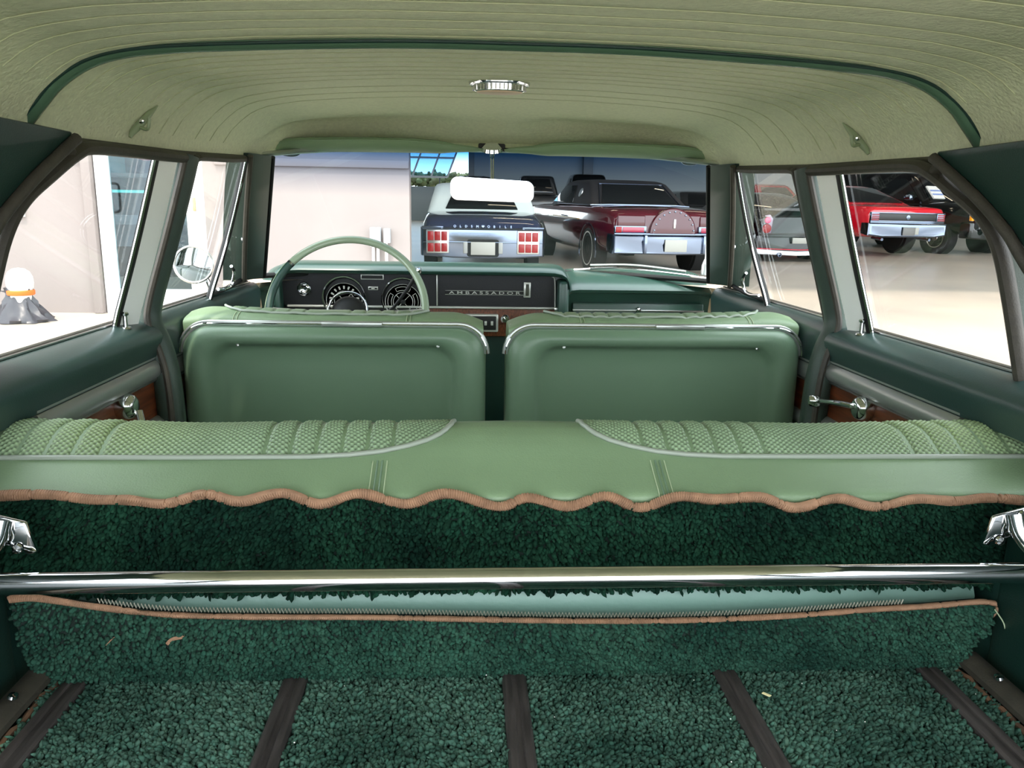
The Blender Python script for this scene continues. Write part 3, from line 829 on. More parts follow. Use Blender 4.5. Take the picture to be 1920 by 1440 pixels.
# chrome rail across
cr = thing('chrome_rail', 'polished chrome rail spanning the cargo bay behind the bench', 'rail', (0, .78, .552))
part(cr, 'bar', tube([(x, .78, .7295) for x in np.linspace(-.606, .606, 30)], .0118, 24), chrome)
for s in (-1, 1):
    el = smooth_path([(s*.592, .775, .735), (s*.582, .785, .752), (s*.571, .797, .770), (s*.568, .806, .790)], 5)
    b_ = part(cr, 'end_bracket', tube(el, np.linspace(.008, .012, len(el)), 14), chrome)
    fp = [(s*.602, .812, .802), (s*.545, .812, .786), (s*.536, .812, .752), (s*.545, .812, .748), (s*.568, .812, .760), (s*.606, .812, .750)]
    part(b_, 'bracket_flange', prism([(p[0], p[1]-.004, p[2]) for p in fp], (0, .006, 0)), chrome, .002)
    part(b_, 'bracket_screw', lathe([(0, 0), (.006, 0), (.005, .003), (0, .004)], (s*.555, .807, .757), (0, -1, 0), 12), chrome)
    part(b_, 'bracket_screw', lathe([(0, 0), (.006, 0), (.005, .003), (0, .004)], (s*.578, .807, .789), (0, -1, 0), 12), chrome)
    part(b_, 'wall_socket', lathe([(.022, 0), (.020, .008), (.013, .012)], (s*.613, .78, .7295), (-s, 0, 0), 20), chrome)

# litter on the carpet
single('paper_scrap', 'tiny pale paper scrap lying on the load floor carpet', 'scrap', prism([(.287, .806, .562), (.294, .799, .562), (.297, .801, .562), (.290, .808, .562)], (0, 0, .001)), M('scrap', (236, 222, 170), .7))

# ================================================================== DASHBOARD
da = thing('dashboard', 'dark green padded dashboard with black instrument panel and walnut trim', 'dashboard', (0, 2.45, .06))
# driver binnacle hood: sweep of section across x with rounded ends
def hood_ring(x, k):
    # k 0..1 end roundness
    sec = [(2.56, .80), (2.56, .955), (2.50, .968), (2.44, .9725), (2.40, .971), (2.372, .966), (2.355, .958), (2.349, .949), (2.352, .942), (2.362, .938), (2.44, .938), (2.44, .80)]
    return [(x, y, .80+(z-.80)*(1-.30*k)) if True else None for y, z in sec]
rings = []
for x, k in [(-.655, 1), (-.652, .75), (-.645, .45), (-.632, .2), (-.61, .06), (-.57, 0), (-.3, 0), (0, 0), (.16, 0), (.20, .03), (.222, .12), (.235, .30), (.243, .60), (.247, 1)]:
    rings.append(hood_ring(x, k))
part(da, 'binnacle_hood', loft(rings), dash_green, angle=55)
part(da, 'binnacle_cheek', bx(.212, .246, 2.352, 2.56, .70, .925), dash_green, .012, seg=3)
part(da, 'binnacle_cheek', bx(-.660, -.632, 2.36, 2.56, .70, .92), dash_green, .012, seg=3)
part(da, 'dash_core', bx(-.70, .70, 2.425, 2.56, .45, .90), dkgreen, .01)
# instrument panel
ip = part(da, 'instrument_panel', prism([(x, 2.405, z) for x, z in [(-.636, .838), (.206, .838), (.206, .905), (.203, .926), (.195, .936), (.180, .9405), (-.636, .942)]], (0, .03, 0)), blacktex)
part(ip, 'panel_trim', tube(smooth_path([(-.60, 2.400, .9425), (-.2, 2.400, .9425), (.172, 2.400, .9405), (.196, 2.400, .934), (.205, 2.400, .92), (.208, 2.400, .84)], 6), .0022, 8), bright_tr)
part(ip, 'panel_trim', bx(-.62, .212, 2.396, 2.41, .8315, .8385), bright_tr, .002)
part(ip, 'panel_divider', bx(-.163, -.159, 2.397, 2.41, .84, .95), bright_tr, .001)
part(da, 'walnut_fascia', bx(-.22, .212, 2.40, 2.43, .745, .831), wood, .003)
part(da, 'lower_fascia', bx(-.64, -.22, 2.40, 2.43, .745, .831), black, .003)
part(da, 'chrome_corner', bx(.205, .214, 2.390, 2.41, .815, .840), chrome, .002)
# radio
ra = part(da, 'radio', bx(-.075, .030, 2.388, 2.41, .76, .816), bright_tr, .004)
part(ra, 'radio_face', bx(-.068, .023, 2.384, 2.392, .767, .810), black, .002)
part(ra, 'radio_button', bx(-.040, -.032, 2.380, 2.39, .782, .795), bright_tr, .001)
part(ra, 'radio_button', bx(-.014, -.006, 2.380, 2.39, .782, .795), bright_tr, .001)
part(ra, 'radio_button', bx(.006, .014, 2.380, 2.39, .782, .795), bright_tr, .001)
part(ra, 'radio_knob', lathe([(0, 0), (.014, 0), (.0145, .012), (.010, .018), (0, .019)], (.052, 2.405, .800), (0, -1, 0), 20), chrome)
# gauges
def gauge(cx, cz, speedo):
    g = part(da, 'gauge_bezel', join(lathe([(.0655, 0), (.068, .006), (.066, .014), (.063, .014), (.060, .006), (.060, -.012)], (cx, 2.405, cz), (0, -1, 0), 48, caps=False)), chrome)
    part(g, 'gauge_cup', lathe([(.0615, .010), (.058, .0), (.054, -.001)], (cx, 2.405, cz), (0, -1, 0), 48, caps=False), black)
    part(g, 'dial', lathe([(.0545, .001), (.0, .001)], (cx, 2.4035, cz-.010), (0, -1, 0), 40), dial_mat)
    a = np.linspace(0, 2*PI, 41)[:-1]
    for r_ in (.0545, .030):
        part(g, 'dial_ring', tube([(cx+r_*math.cos(t), 2.4005, cz-.010+r_*math.sin(t)) for t in a], .0011, 6, closed=True), bright_tr)
    if speedo:
        tk = []
        for t in np.linspace(math.radians(208), math.radians(-28), 13):
            c, sn = math.cos(t), math.sin(t)
            q = [(r_*c+w*sn*-1, r_*sn+w*c) for r_, w in ((.036, -.0022), (.046, -.0030), (.046, .0030), (.036, .0022))]
            tk.append(prism([(cx+u, 2.4015, cz-.010+v) for u, v in q], (0, -.001, 0)))
        part(g, 'dial_marks', join(*tk), tick_mat, smooth=False)
    else:
        for t0, t1 in ((60, 120), (-25, 35), (145, 205)):
            arc = [math.radians(t) for t in np.linspace(t0, t1, 10)]
            pts = [(cx+.047*math.cos(t), 2.4005, cz-.010+.047*math.sin(t)) for t in arc] + [(cx+.036*math.cos(t), 2.4005, cz-.010+.036*math.sin(t)) for t in reversed(arc)]
            part(g, 'dial_marks', tube(pts, .0008, 5, closed=True), tick_mat)
    for t in (45, 135, -45, 225):
        c, sn = math.cos(math.radians(t)), math.sin(math.radians(t))
        part(g, 'dial_spoke', tube([(cx+.008*c, 2.4005, cz-.010+.008*sn), (cx+.030*c, 2.4005, cz-.010+.030*sn)], .0008, 5), tick_mat)
    part(g, 'dial_hub', lathe([(0, .006), (.0075, .005), (.008, 0)], (cx, 2.402, cz-.010), (0, -1, 0), 20), black)
gauge(-.446, .862, True); gauge(-.266, .860, False)
kn = part(da, 'light_knob', lathe([(.0, .004), (.0125, .004), (.0135, .001), (.0195, .001), (.021, .004), (.021, .010), (.019, .012), (.0175, .010), (.0165, .004), (.0165, -.002)], (-.567, 2.405, .888), (0, -1, 0), 28), chrome)
part(kn, 'knob_core', lathe([(.011, 0), (.012, .016), (.009, .020), (.0, .018)], (-.567, 2.403, .888), (0, -1, 0), 20), chrome)
for (x0, x1, z0, z1) in ((-.394, -.324, .918, .934), (-.372, -.342, .886, .897)):
    w = part(da, 'warning_lamp', bx(x0, x1, 2.398, 2.41, z0, z1), bright_tr, .001)
    part(w, 'lamp_face', bx(x0+.003, x1-.003, 2.3965, 2.40, z0+.003, z1-.003), black)
    if z1 < .9: part(w, 'lamp_mark', bx(x0+.010, x1-.010, 2.3955, 2.398, z0+.004, z1-.004), tick_mat)
# script strip with lettering
st = part(da, 'name_strip', bx(-.136, .112, 2.3995, 2.41, .8755, .8875), black, .001)
part(st, 'strip_edge', tube([(-.136, 2.3990, .8755), (-.136, 2.3990, .8875), (.112, 2.3990, .8875), (.112, 2.3990, .8755)], .0008, 5, closed=True), bright_tr)
tv = text_vf('A M B A S S A D O R', .0118, .0006, .0001)
wtx = max(p[0] for p in tv[0])-min(p[0] for p in tv[0])
part(st, 'lettering', place(tv, lambda p: (-.013+p[0]*.222/wtx, 2.3985-p[2], .8775+p[1])), bright_tr, smooth=False, label='silver AMBASSADOR lettering')
cl = part(da, 'vent_slider', bx(.108, .130, 2.396, 2.41, .868, .916), bright_tr, .002)
part(cl, 'slider_slot', bx(.114, .124, 2.3945, 2.40, .874, .910), M('slot_olive', (60, 62, 48), .5), .001)
# passenger side: padded shelf and glove box
sec = [(2.56, .80), (2.56, .950), (2.50, .945), (2.44, .932), (2.40, .918), (2.378, .906), (2.370, .897), (2.374, .888), (2.40, .884), (2.42, .80)]
rings = []
for x, k in [(.240, .9), (.246, .4), (.256, .1), (.28, 0), (.45, 0), (.60, 0), (.66, .06), (.69, .25), (.70, .6)]:
    rings.append([(x, y - .0*k, .80+(z-.80)*(1-.25*k)) for y, z in sec])
part(da, 'passenger_pad', loft(rings), dash_green, angle=55)
rings = []
for x, k in [(-.70, .5), (-.69, .2), (-.67, 0), (-.645, 0)]:
    rings.append([(x, y, .80+(z-.80)*(1-.25*k)) for y, z in sec])
part(da, 'end_pad', loft(rings), dash_green, angle=55)
part(da, 'passenger_face', bx(.246, .70, 2.415, 2.43, .845, .89), dkgreen, .003)
gb = part(da, 'glove_box_door', bx(.262, .68, 2.392, 2.43, .70, .855), dash_green, .006)
part(gb, 'glove_box_trim', bx(.262, .68, 2.386, 2.396, .829, .8345), chrome_w, .001)
part(gb, 'glove_box_knob', lathe([(.0, .014), (.006, .013), (.009, .008), (.0085, .002), (.005, 0)], (.470, 2.392, .835), (0, -1, 0), 18), chrome)

# ================================================================== STEERING WHEEL
sw = thing('steering_wheel', 'pale green steering wheel with dark grips and chrome horn ring', 'steering wheel', (-.388, 2.08, .60))
TH = math.radians(28)
e1 = np.array([1, 0, 0]); e2 = np.array([0, math.sin(TH), math.cos(TH)]); e3 = np.array([0, -math.cos(TH), math.sin(TH)])   # e3 towards the driver
SC = np.array([-.388, 2.08, .862])
def wp(r_, deg, h=0): t = math.radians(deg); return SC + e1*r_*math.cos(t) + e2*r_*math.sin(t) + e3*h
part(sw, 'rim', tube([wp(.208, a) for a in range(0, 141, 4)], .0094, 12, rb=.0105), whitewheel)
part(sw, 'rim', tube([wp(.208, a) for a in range(220, 361, 4)], .0094, 12, rb=.0105), whitewheel)
part(sw, 'grip', tube([wp(.208, a) for a in range(140, 221, 4)], .0105, 12, rb=.0120), wheel_dark)
for a in (140, 220): part(sw, 'grip_ring', tube([wp(.208, a-1.0), wp(.208, a+1.0)], .0112, 12, rb=.0124), chrome)
part(sw, 'grip_stitch', tube([wp(.2165, a, .006) for a in range(142, 219, 3)], .0010, 5), thread_mat)
for a in (180, 0): part(sw, 'spoke', tube([wp(.045, a, -.030), wp(.12, a, -.018), wp(.205, a, 0)], .007, 8, rb=.014), silver_pl)
part(sw, 'hub', lathe([(.052, -.10), (.050, -.035), (.046, -.018), (.036, -.006), (.018, .0), (0, .001)], SC+e3*.005, e3, 32), black)
part(sw, 'horn_ring', tube([wp(.052, a, .0) for a in range(0, 360, 10)], .006, 10, rb=.0035, closed=True), chrome)
part(sw, 'column', tube([SC-e3*.05, SC-e3*.36], .032, 16), dash_green)
lv = part(sw, 'shift_lever', tube([wp(.05, -10, -.10), np.array([-.272, 2.19, .862]), np.array([-.232, 2.16, .915]), np.array([-.206, 2.14, .955])], np.array([.004, .0042, .0052, .006]), 10), black)
part(lv, 'lever_knob', lathe([(0, -.012), (.006, -.010), (.0095, -.003), (.0095, .004), (.006, .011), (0, .013)], (-.203, 2.138, .963), (.3, -.3, .8), 16), chrome)

# ================================================================== VISORS, MIRROR, LAMP, HOOKS
for s in (-1, 1):
    sv = thing('sun_visor', 'green padded sun visor above the %s' % ('steering wheel' if s < 0 else 'passenger side of the dashboard'), 'sun visor', (s*.31, 2.12, 1.28), 'sun visors')
    # outline in a tilted plane: narrow towards the centre
    rows = []
    xsv = np.linspace(.030, .598, 40)
    for x in xsv:
        h = interp(x, [.03, .05, .10, .16, .22, .35, .50, .57, .59, .598], [.008, .022, .032, .058, .073, .076, .070, .052, .034, .012])
        yb = 2.150 - .02*(x/.6)**2 ; zb = 1.281 - .010*(x/.6)**3
        # section: from hinge edge (front) back and slightly up
        cen_y, cen_z = yb - h*.46, zb + .006 + h*.085
        ring = []
        for k in range(14):
            a = 2*PI*k/14
            u = math.cos(a)*h*.5; v = math.sin(a)*min(.0150, h*.3)
            ring.append((s*x, cen_y - u*.96 - v*.22*0, cen_z + u*.24 + v))
        rows.append(ring)
    part(sv, 'pad', loft(rows), vinyl)
    part(sv, 'pad_piping', tube([r_[0] for r_ in rows], .0022, 8), vinyl)
    part(sv, 'pivot_rod', tube([(s*.006, 2.148, 1.291), (s*.05, 2.146, 1.289)], .005, 10), black)
    part(sv, 'visor_clip', tube(smooth_path([(s*.50, 2.125, 1.276), (s*.515, 2.12, 1.262), (s*.545, 2.12, 1.262), (s*.555, 2.125, 1.274)], 4), .0028, 8), chrome)
mi = thing('rearview_mirror', 'chrome rear-view mirror on a twin stem below the visors', 'mirror', (-.004, 2.14, 1.29))
part(mi, 'mount', lathe([(.0, -.004), (.030, -.003), (.028, .006), (.016, .014), (.0, .016)], (-.004, 2.142, 1.290), (0, -.4, 1), 24), chrome)
part(mi, 'mount_plate', bx(-.040, .032, 2.140, 2.158, 1.291, 1.305), black, .004)
part(mi, 'stem', tube([(-.0068, 2.138, 1.29), (-.0050, 2.085, 1.172)], .0024, 8), chrome)
part(mi, 'stem', tube([(.0000, 2.138, 1.29), (-.0010, 2.085, 1.172)], .0024, 8), chrome)
mc = on_y(922, 357, 2.08)
def mround(x0, x1, z0, z1, r_, y, tilt): return [(mc[0]+x, y + (z)*tilt + x*.10, mc[2]+z) for x, z in rrect(x0, x1, z0, z1, r_, 6)]
shape = rrect(-.108, .110, -.027, .029, .020, 6)
def taper(x, z): return z*(1-.05*(x/.11)) - .010*(x/.11)*.35
def mring(k, y): return [(mc[0]+x*k[0], y - z*.03 - x*.03, mc[2]+taper(x, z*k[1])) for x, z in shape]
part(mi, 'housing', loft([mring((1, 1), 2.078), mring((1.01, 1.03), 2.083), mring((.97, .92), 2.094), mring((.5, .4), 2.104)]), chrome)
part(mi, 'mirror_glass', loft([mring((.965, .89), 2.0775), mring((.965, .89), 2.0768)]), mirror_m)

dl = thing('dome_lamp', 'oval chrome dome lamp on the headliner', 'lamp', (-.008, 1.525, z_roof(1.525)))
zc = roof_pt(0, 1.525)
def oval(rx, ry, z): return [(-.010+rx*math.cos(2*PI*k/40), 1.525+ry*math.sin(2*PI*k/40), z) for k in range(40)]
part(dl, 'bezel', loft([oval(.058, .034, zc+.004), oval(.0575, .0335, zc-.004), oval(.056, .032, zc-.007), oval(.053, .029, zc-.006)], caps=True), chrome)
part(dl, 'lens_ring', loft([oval(.050, .027, zc-.004), oval(.0475, .025, zc-.017), oval(.045, .023, zc-.0185)]), chrome)
fl_ = []
for k in range(40):
    a = 2*PI*k/40
    fl_.append(box((-.010+.0495*math.cos(a), 1.525+.0265*math.sin(a), zc-.0115), (.0022, .0022, .010)))
part(dl, 'lens_flutes', join(*fl_), chrome, smooth=False)
part(dl, 'lens', loft([oval(.0445, .0225, zc-.017), oval(.042, .0205, zc-.0205), oval(.03, .014, zc-.022)]), lens_mat)

for s in (-1, 1):
    hk = thing('coat_hook', 'green coat hook with a chrome screw on the %s side of the headliner' % ('steering wheel' if s < 0 else 'glove box'), 'hook', (s*.590, 1.325, 1.25), 'coat hooks')
    hp = []
    for k, w in zip(np.linspace(0, 1, 9), (.0008, .003, .0048, .0056, .0060, .0060, .0056, .0045, .0025)):
        y = 1.345-.03*k; z = 1.283-.053*k
        x = None
        lo, hi = .3, .61
        for _ in range(30):
            mid = (lo+hi)/2
            if roof_pt(mid, y) > z: lo = mid
            else: hi = mid
        x = lo-.004-.004*math.sin(PI*k)
        hp.append((s*x, y, z, w))
    part(hk, 'hook_body', tube([p[:3] for p in hp], [p[3] for p in hp], 10, rb=[p[3]*.45+.0006 for p in hp]), M('hook_green', (128, 142, 108), .35) if s < 0 else MATS['hook_green'])
    p = hp[5]
    part(hk, 'hook_prong', tube(smooth_path([(p[0]-s*.003, p[1]-.004, p[2]-.004), (p[0]-s*.016, p[1]-.008, p[2]-.006), (p[0]-s*.020, p[1]-.008, p[2]+.010)], 4), .0028, 8), MATS['hook_green'])
    part(hk, 'hook_screw', lathe([(0, 0), (.0045, 0), (.003, .003), (0, .0035)], (p[0]-s*.005, p[1]-.002, p[2]+.006), (-s, -.5, -.3), 10), chrome)

# ================================================================== OUTSIDE OF THE CAR
sm = thing('side_mirror', 'round chrome door mirror outside the left front window', 'mirror', (-.86, 2.30, .86))
c0 = on_x(363, 496, -.90)
c0 = np.array([-.90, c0[1], c0[2]])
axm = np.array([.30, -1, .02]); axm /= np.linalg.norm(axm)
part(sm, 'mirror_shell', lathe([(.052, 0), (.0575, -.004), (.058, -.012), (.050, -.04), (.025, -.065), (0, -.07)], c0, axm, 36), chrome)
part(sm, 'mirror_ring', lathe([(.0575, -.004), (.0585, .002), (.054, .004), (.051, .0015)], c0, axm, 36, caps=False), chrome_w)
part(sm, 'mirror_glass', lathe([(.0525, .0005), (.03, .0018), (0, .0022)], c0, axm, 36), mirror_m)
part(sm, 'mirror_stalk', tube(smooth_path([c0+np.array([0, .05, -.02]), c0+np.array([.02, .06, -.07]), (-.84, 2.42, .80)], 5), .012, 10), chrome)
hd = thing('car_hood', 'pale gold painted hood with cowl vents beyond the windshield', 'hood', (0, 3.2, .5))
gold = M('pale_gold_paint', (196, 186, 160), .25, metal=.3, coat=.5)
H = []
for v in np.linspace(0, 1, 8):
    row = []
    for u in np.linspace(-1, 1, 17):
        x = .80*u; y = 2.62+1.35*v - .20*abs(u)**2.2*(1-v)
        row.append((x, y, .932 - .14*v*v - .02*abs(u)**3 - .02*v))
    H.append(row)
part(hd, 'hood_panel', grid(H), gold)
part(hd, 'cowl', grid([[(.78*u, 2.50-.20*abs(u)**2.2+dy, .928-.022*abs(u)**3+dz) for u in np.linspace(-1, 1, 17)] for dy, dz in ((0, -.004), (.05, .0), (.12, .002))]), M('cowl_beige', (190, 170, 150), .35))
for k in range(9):
    part(hd, 'cowl_slot', box((.20+.022*k, 2.565, .9305), (.008, .03, .002)), black)
    part(hd, 'cowl_slot', box((-.24-.022*k, 2.565, .9305), (.008, .03, .002)), black)
part(hd, 'cowl_scoop', grid([[(-.35+.52*u, 2.62+.02*math.sin(PI*u), .945+.012*math.sin(PI*u)), (-.35+.52*u, 2.72, .94)] for u in np.linspace(0, 1, 10)]), gold)
for s in (-1, 1):
    part(hd, 'fender', prism([(s*.80, 2.60, -.02), (s*.80, 4.1, -.02), (s*.80, 4.1, .80), (s*.80, 2.60, .90)], (s*.08, 0, 0)), gold, .02)
part(hd, 'front_end', bx(-.86, .86, 4.02, 4.10, 0, .76), gold, .02)
# wipers
for lab, pts, blade in (('right', [(.28, 2.52, .948), (.42, 2.50, .957), (.60, 2.42, .946), (.68, 2.38, .935)], [(.33, 2.50, .965), (.47, 2.475, .968), (.62, 2.41, .955)]),):
    wi = thing('wiper', 'silver windshield wiper resting over the cowl beside the antenna', 'wiper', (.48, 2.5, .93))
    part(wi, 'wiper_arm', tube(smooth_path(pts, 6), .0045, 8, rb=.007), chrome)
    part(wi, 'wiper_blade', tube(smooth_path(blade, 6), .004, 8, rb=.009), silver_pl)
    part(wi, 'wiper_pivot', lathe([(0, 0), (.013, 0), (.012, .012), (.006, .018), (0, .018)], (.68, 2.385, .922), (0, 0, 1), 16), chrome)
at = thing('antenna', 'thin chrome radio antenna on the right fender', 'antenna', (.735, 2.48, .88))
a0, a1 = on_y(1323, 498, 2.52), on_y(1337, 285, 2.58)
part(at, 'mast', tube([a0, a0+(a1-a0)*.4, a1+(a1-a0)*.35], .0042, 8), M('pale_mast', (214, 222, 220), .3))
part(at, 'mast_base', lathe([(.014, -.03), (.013, 0), (.008, .015), (.005, .022), (0, .022)], a0, (0, 0, 1), 16), chrome_w)

# ================================================================== THE PLACE OUTSIDE
concrete = M('concrete', (176, 164, 152), .32, spec=.5, c2=(196, 182, 166), vscale=.6, detail=8, bump=.1, bscale=4)
wallpaint = M('pinkish_render', (137, 127, 124), .8, var=.05, vscale=1.2, bump=.15, bscale=30)
hallpaint = M('hall_wall_paint', (150, 158, 160), .8, var=.03, vscale=.5)
steel = M('grey_steel', (110, 112, 110), .5)
G = []
for y in np.linspace(-30, 60, 46): G.append([(x, y, gz(y)) for x in np.linspace(-40, 45, 30)])
pv = link('pavement', mesh_of('pavement', grid(G), concrete)); pv['kind'] = 'structure'; pv['label'] = 'sunlit smooth concrete apron and hall floor'; pv['category'] = 'floor'
YF = 8.5
xd0, xd1 = -3.95, -2.83
def sbox(name, x0, x1, y0, y1, z0, z1, mat, label, cat, bev=.0):
    o = single(name, label, cat, bx(x0, x1, y0, y1, z0, z1), mat, bev); o['kind'] = 'structure'; return o
g0 = gz(YF)
wl_ = sbox('wall_facade', -14, xd0, YF, YF+.25, g0-.05, 5.2, wallpaint, 'pale rendered facade left of the glass door', 'wall')
for (x0, x1) in ((-14, -4.02),):
    part(wl_, 'moulding', bx(x0, x1, YF-.035, YF+.01, 1.595, 1.655), wallpaint, .01)
part(wl_, 'pilaster', bx(-4.045, xd0, YF-.05, YF+.01, g0, 5.0), wallpaint, .01)
wr_ = sbox('wall_facade_end', xd1, -.682, YF, YF+.25, g0-.05, 5.2, wallpaint, 'pale rendered facade end carrying grey meter boxes', 'wall')
part(wr_, 'moulding', bx(-2.70, -.682, YF-.035, YF+.01, 1.575, 1.655), wallpaint, .01)
sbox('wall_lintel', xd0, xd1, YF, YF+.25, 2.35, 5.2, wallpaint, 'pale rendered wall above the glass door', 'wall')
# glass door
dr = thing('door_5', 'white framed glass entrance door with a tubular pull handle', 'door', ((xd0+xd1)/2, YF, g0)); dr['kind'] = 'structure'
wf = M('white_aluminium', (232, 230, 228), .4)
for x0, x1, z0, z1 in ((xd0+.01, xd0+.155, g0, 2.3), (-3.03, -2.83, g0, 2.34), (xd0+.155, -3.03, 2.16, 2.3), (xd0+.155, -3.03, g0, g0+.26)):
    part(dr, 'door_frame', bx(x0, x1, YF+.02, YF+.075, z0, z1), wf, .006)
part(dr, 'door_glass', bx(xd0+.15, -3.03, YF+.045, YF+.053, g0+.2, 2.2), glass('door_glass', (.75, .88, .92), .8))
hp = smooth_path([(-3.845, YF+.02, 1.375), (-3.845, YF-.05, 1.375), (-3.80, YF-.06, 1.372), (-3.762, YF-.06, 1.355), (-3.76, YF-.06, 1.31), (-3.762, YF-.06, 1.13), (-3.772, YF-.06, 1.09), (-3.80, YF-.06, 1.078), (-3.835, YF-.05, 1.075), (-3.835, YF+.02, 1.075)], 5)
part(dr, 'pull_handle', tube(hp, .013, 10), wf)
part(dr, 'door_lock', lathe([(.0, .012), (.02, .012), (.022, .0)], (-3.855, YF+.02, 1.205), (0, -1, 0), 20), chrome_w)
part(dr, 'hinge', bx(-2.95, -2.925, YF-.01, YF+.03, 1.10, 1.24), M('hinge_bronze', (190, 150, 110), .5), .004)
# showroom seen through the door
sr_wall = sbox('wall_showroom', -7, -1.9, 12.5, 12.6, 0, 3.2, M('teal_wall', (70, 130, 150), .7), 'teal showroom wall behind the glass door', 'wall')
sbox('ceiling_showroom', -7, -1.9, YF+.25, 12.6, 3.2, 3.3, white_mat, 'white showroom ceiling', 'ceiling')
pw = thing('wall_poster', 'dark blue poster with glowing rings inside the showroom', 'poster', (-4.88, 12.45, 1.75))
part(pw, 'poster_sheet', bx(-5.25, -4.62, 12.44, 12.5, 1.62, 2.35), M('poster_navy', (24, 46, 84), .6))
for r_, c in ((.10, (70, 150, 240)), (.17, (60, 90, 170)), (.26, (200, 90, 120))):
    part(pw, 'poster_ring', tube([(-4.93+r_*math.cos(2*PI*k/30), 12.435, 2.10+r_*math.sin(2*PI*k/30)) for k in range(30)], .018, 6, closed=True), M('ring_%d' % int(r_*100), c, .6))
pf = thing('framed_picture', 'white framed blue picture on the showroom wall', 'picture', (-4.25, 12.45, 1.7))
part(pf, 'frame', bx(-4.55, -3.95, 12.44, 12.5, 1.66, 2.4), M('frame_mint', (220, 240, 232), .5), .02)
part(pf, 'canvas', bx(-4.42, -4.10, 12.43, 12.46, 1.80, 2.25), M('canvas_blue', (90, 190, 220), .6))
ct = thing('display_counter', 'dark display counter with a cyan lit shelf edge inside the showroom', 'counter', (-4.2, 12.1, gz(12.1)))
part(ct, 'counter_body', bx(-5.4, -2.6, 12.0, 12.44, gz(12), 1.56), M('counter_dark', (26, 30, 34), .3), .01)
part(ct, 'counter_top', bx(-5.42, -2.58, 11.96, 12.44, 1.56, 1.62), M('counter_grey', (120, 124, 134), .4), .01)
part(ct, 'shelf_edge', bx(-5.4, -2.6, 11.97, 12.0, 1.34, 1.38), M('cyan_edge', (120, 230, 225), .4, emit=.6))
part(ct, 'lower_ledge', bx(-5.42, -2.58, 11.9, 12.0, .88, 1.02), M('counter_grey2', (120, 128, 136), .4), .01)

# framed notice on the facade
sg = thing('wall_sign', 'black notice board in a white frame on the facade', 'sign', (-4.95, YF, 1.0))
part(sg, 'frame', bx(-5.4, -4.665, YF-.04, YF, 1.012, 1.9), wf, .005)
part(sg, 'board', bx(-5.38, -4.70, YF-.046, YF-.03, 1.045, 1.88), M('board_black', (40, 38, 40), .3))
# meter boxes and conduits
greybox = M('grey_enclosure', (168, 170, 174), .5)
for lab, x0, x1, z0, z1, cond in (('wider grey meter box with two conduits below it', -1.10, -.985, .76, .965, (-1.07, -1.02)), ('narrow pale meter box beside the wider grey one', -.955, -.885, .80, .955, (-.93,))):
    mb = thing('meter_box', lab + ' on the facade end', 'meter box', ((x0+x1)/2, YF-.06, z0), 'meter boxes on the facade')
    part(mb, 'enclosure', bx(x0, x1, YF-.10, YF, z0, z1), greybox, .008)
    for c in cond: part(mb, 'conduit', tube([(c, YF-.05, z0), (c, YF-.05, g0)], .016, 10), white_mat)
# bollard lamp wrapped in a bag
bg_ = thing('wrapped_bollard', 'white domed bollard with an orange strap and dark plastic bag at the facade', 'bollard', (-4.50, 7.95, gz(7.95)))
bc = np.array([-4.50, 7.95, gz(7.95)])
part(bg_, 'dome', lathe([(.10, .0), (.10, .30), (.115, .33), (.122, .38), (.118, .44), (.095, .49), (.055, .52), (0, .53)], bc, (0, 0, 1), 28), white_mat)
part(bg_, 'strap', lathe([(.118, .262), (.124, .27), (.124, .305), (.118, .312)], bc, (0, 0, 1), 28, caps=False), orange_m)
bagm = M('grey_plastic_bag', (58, 56, 62), .35, bump=.5, bscale=25)
rings = []
rb_ = np.random.default_rng(4)
for z, r_ in ((.335, .125), (.30, .120), (.25, .112), (.20, .135), (.14, .165), (.08, .215), (.03, .265), (.0, .27)):
    ph = rb_.uniform(0, 6)
    rings.append([(bc[0]-.02+ (1.0 if z > .2 else 1.08)*r_*(1+.10*math.sin(7*a+ph)+.08*math.sin(12*a))*math.cos(a), bc[1]+r_*.8*(1+.1*math.sin(7*a+ph))*math.sin(a), bc[2]+z) for a in np.linspace(0, 2*PI, 48, endpoint=False)])
part(bg_, 'plastic_bag', loft(rings), bagm)
part(bg_, 'tie_cord', tube(smooth_path([bc+np.array([-.11, -.05, .29]), bc+np.array([-.18, -.06, .31]), bc+np.array([-.24, -.05, .32])], 4), .006, 6), bagm)

# hall
HX0, HX1, HY0, HY1, HZ = -1.0, 32, 8.5, 36, 9.5
bk = sbox('wall_back', .20, HX1, HY1, HY1+.3, 0, HZ, hallpaint, 'pale grey back wall of the parking hall', 'wall')
bk2 = sbox('wall_back_low', -9, .20, HY1, HY1+.3, 0, 2.3, hallpaint, 'low back wall beneath the hall window', 'wall')
sbox('wall_back_high', -9, .20, HY1, HY1+.3, 5.0, HZ, hallpaint, 'back wall above the hall window', 'wall')
sbox('wall_hall_right', HX1, HX1+.3, HY0, HY1, 0, HZ, hallpaint, 'pale grey right wall of the parking hall', 'wall')
sbox('wall_hall_left', -9.3, -9, HY0+5, HY1, 0, HZ, hallpaint, 'pale grey left wall of the parking hall', 'wall')
sbox('ceiling_hall', -14, HX1, HY0-1.6, HY1+.3, HZ, HZ+.3, M('hall_ceiling', (120, 122, 124), .8), 'grey metal ceiling of the parking hall', 'ceiling')
sbox('trim_column', 5.17, 5.60, HY1-.35, HY1, 0, HZ, steel, 'dark steel column against the back wall', 'column')
sbox('trim_post', .0, .26, HY1-.2, HY1+.02, 0, HZ, steel, 'steel post beside the hall window', 'column')
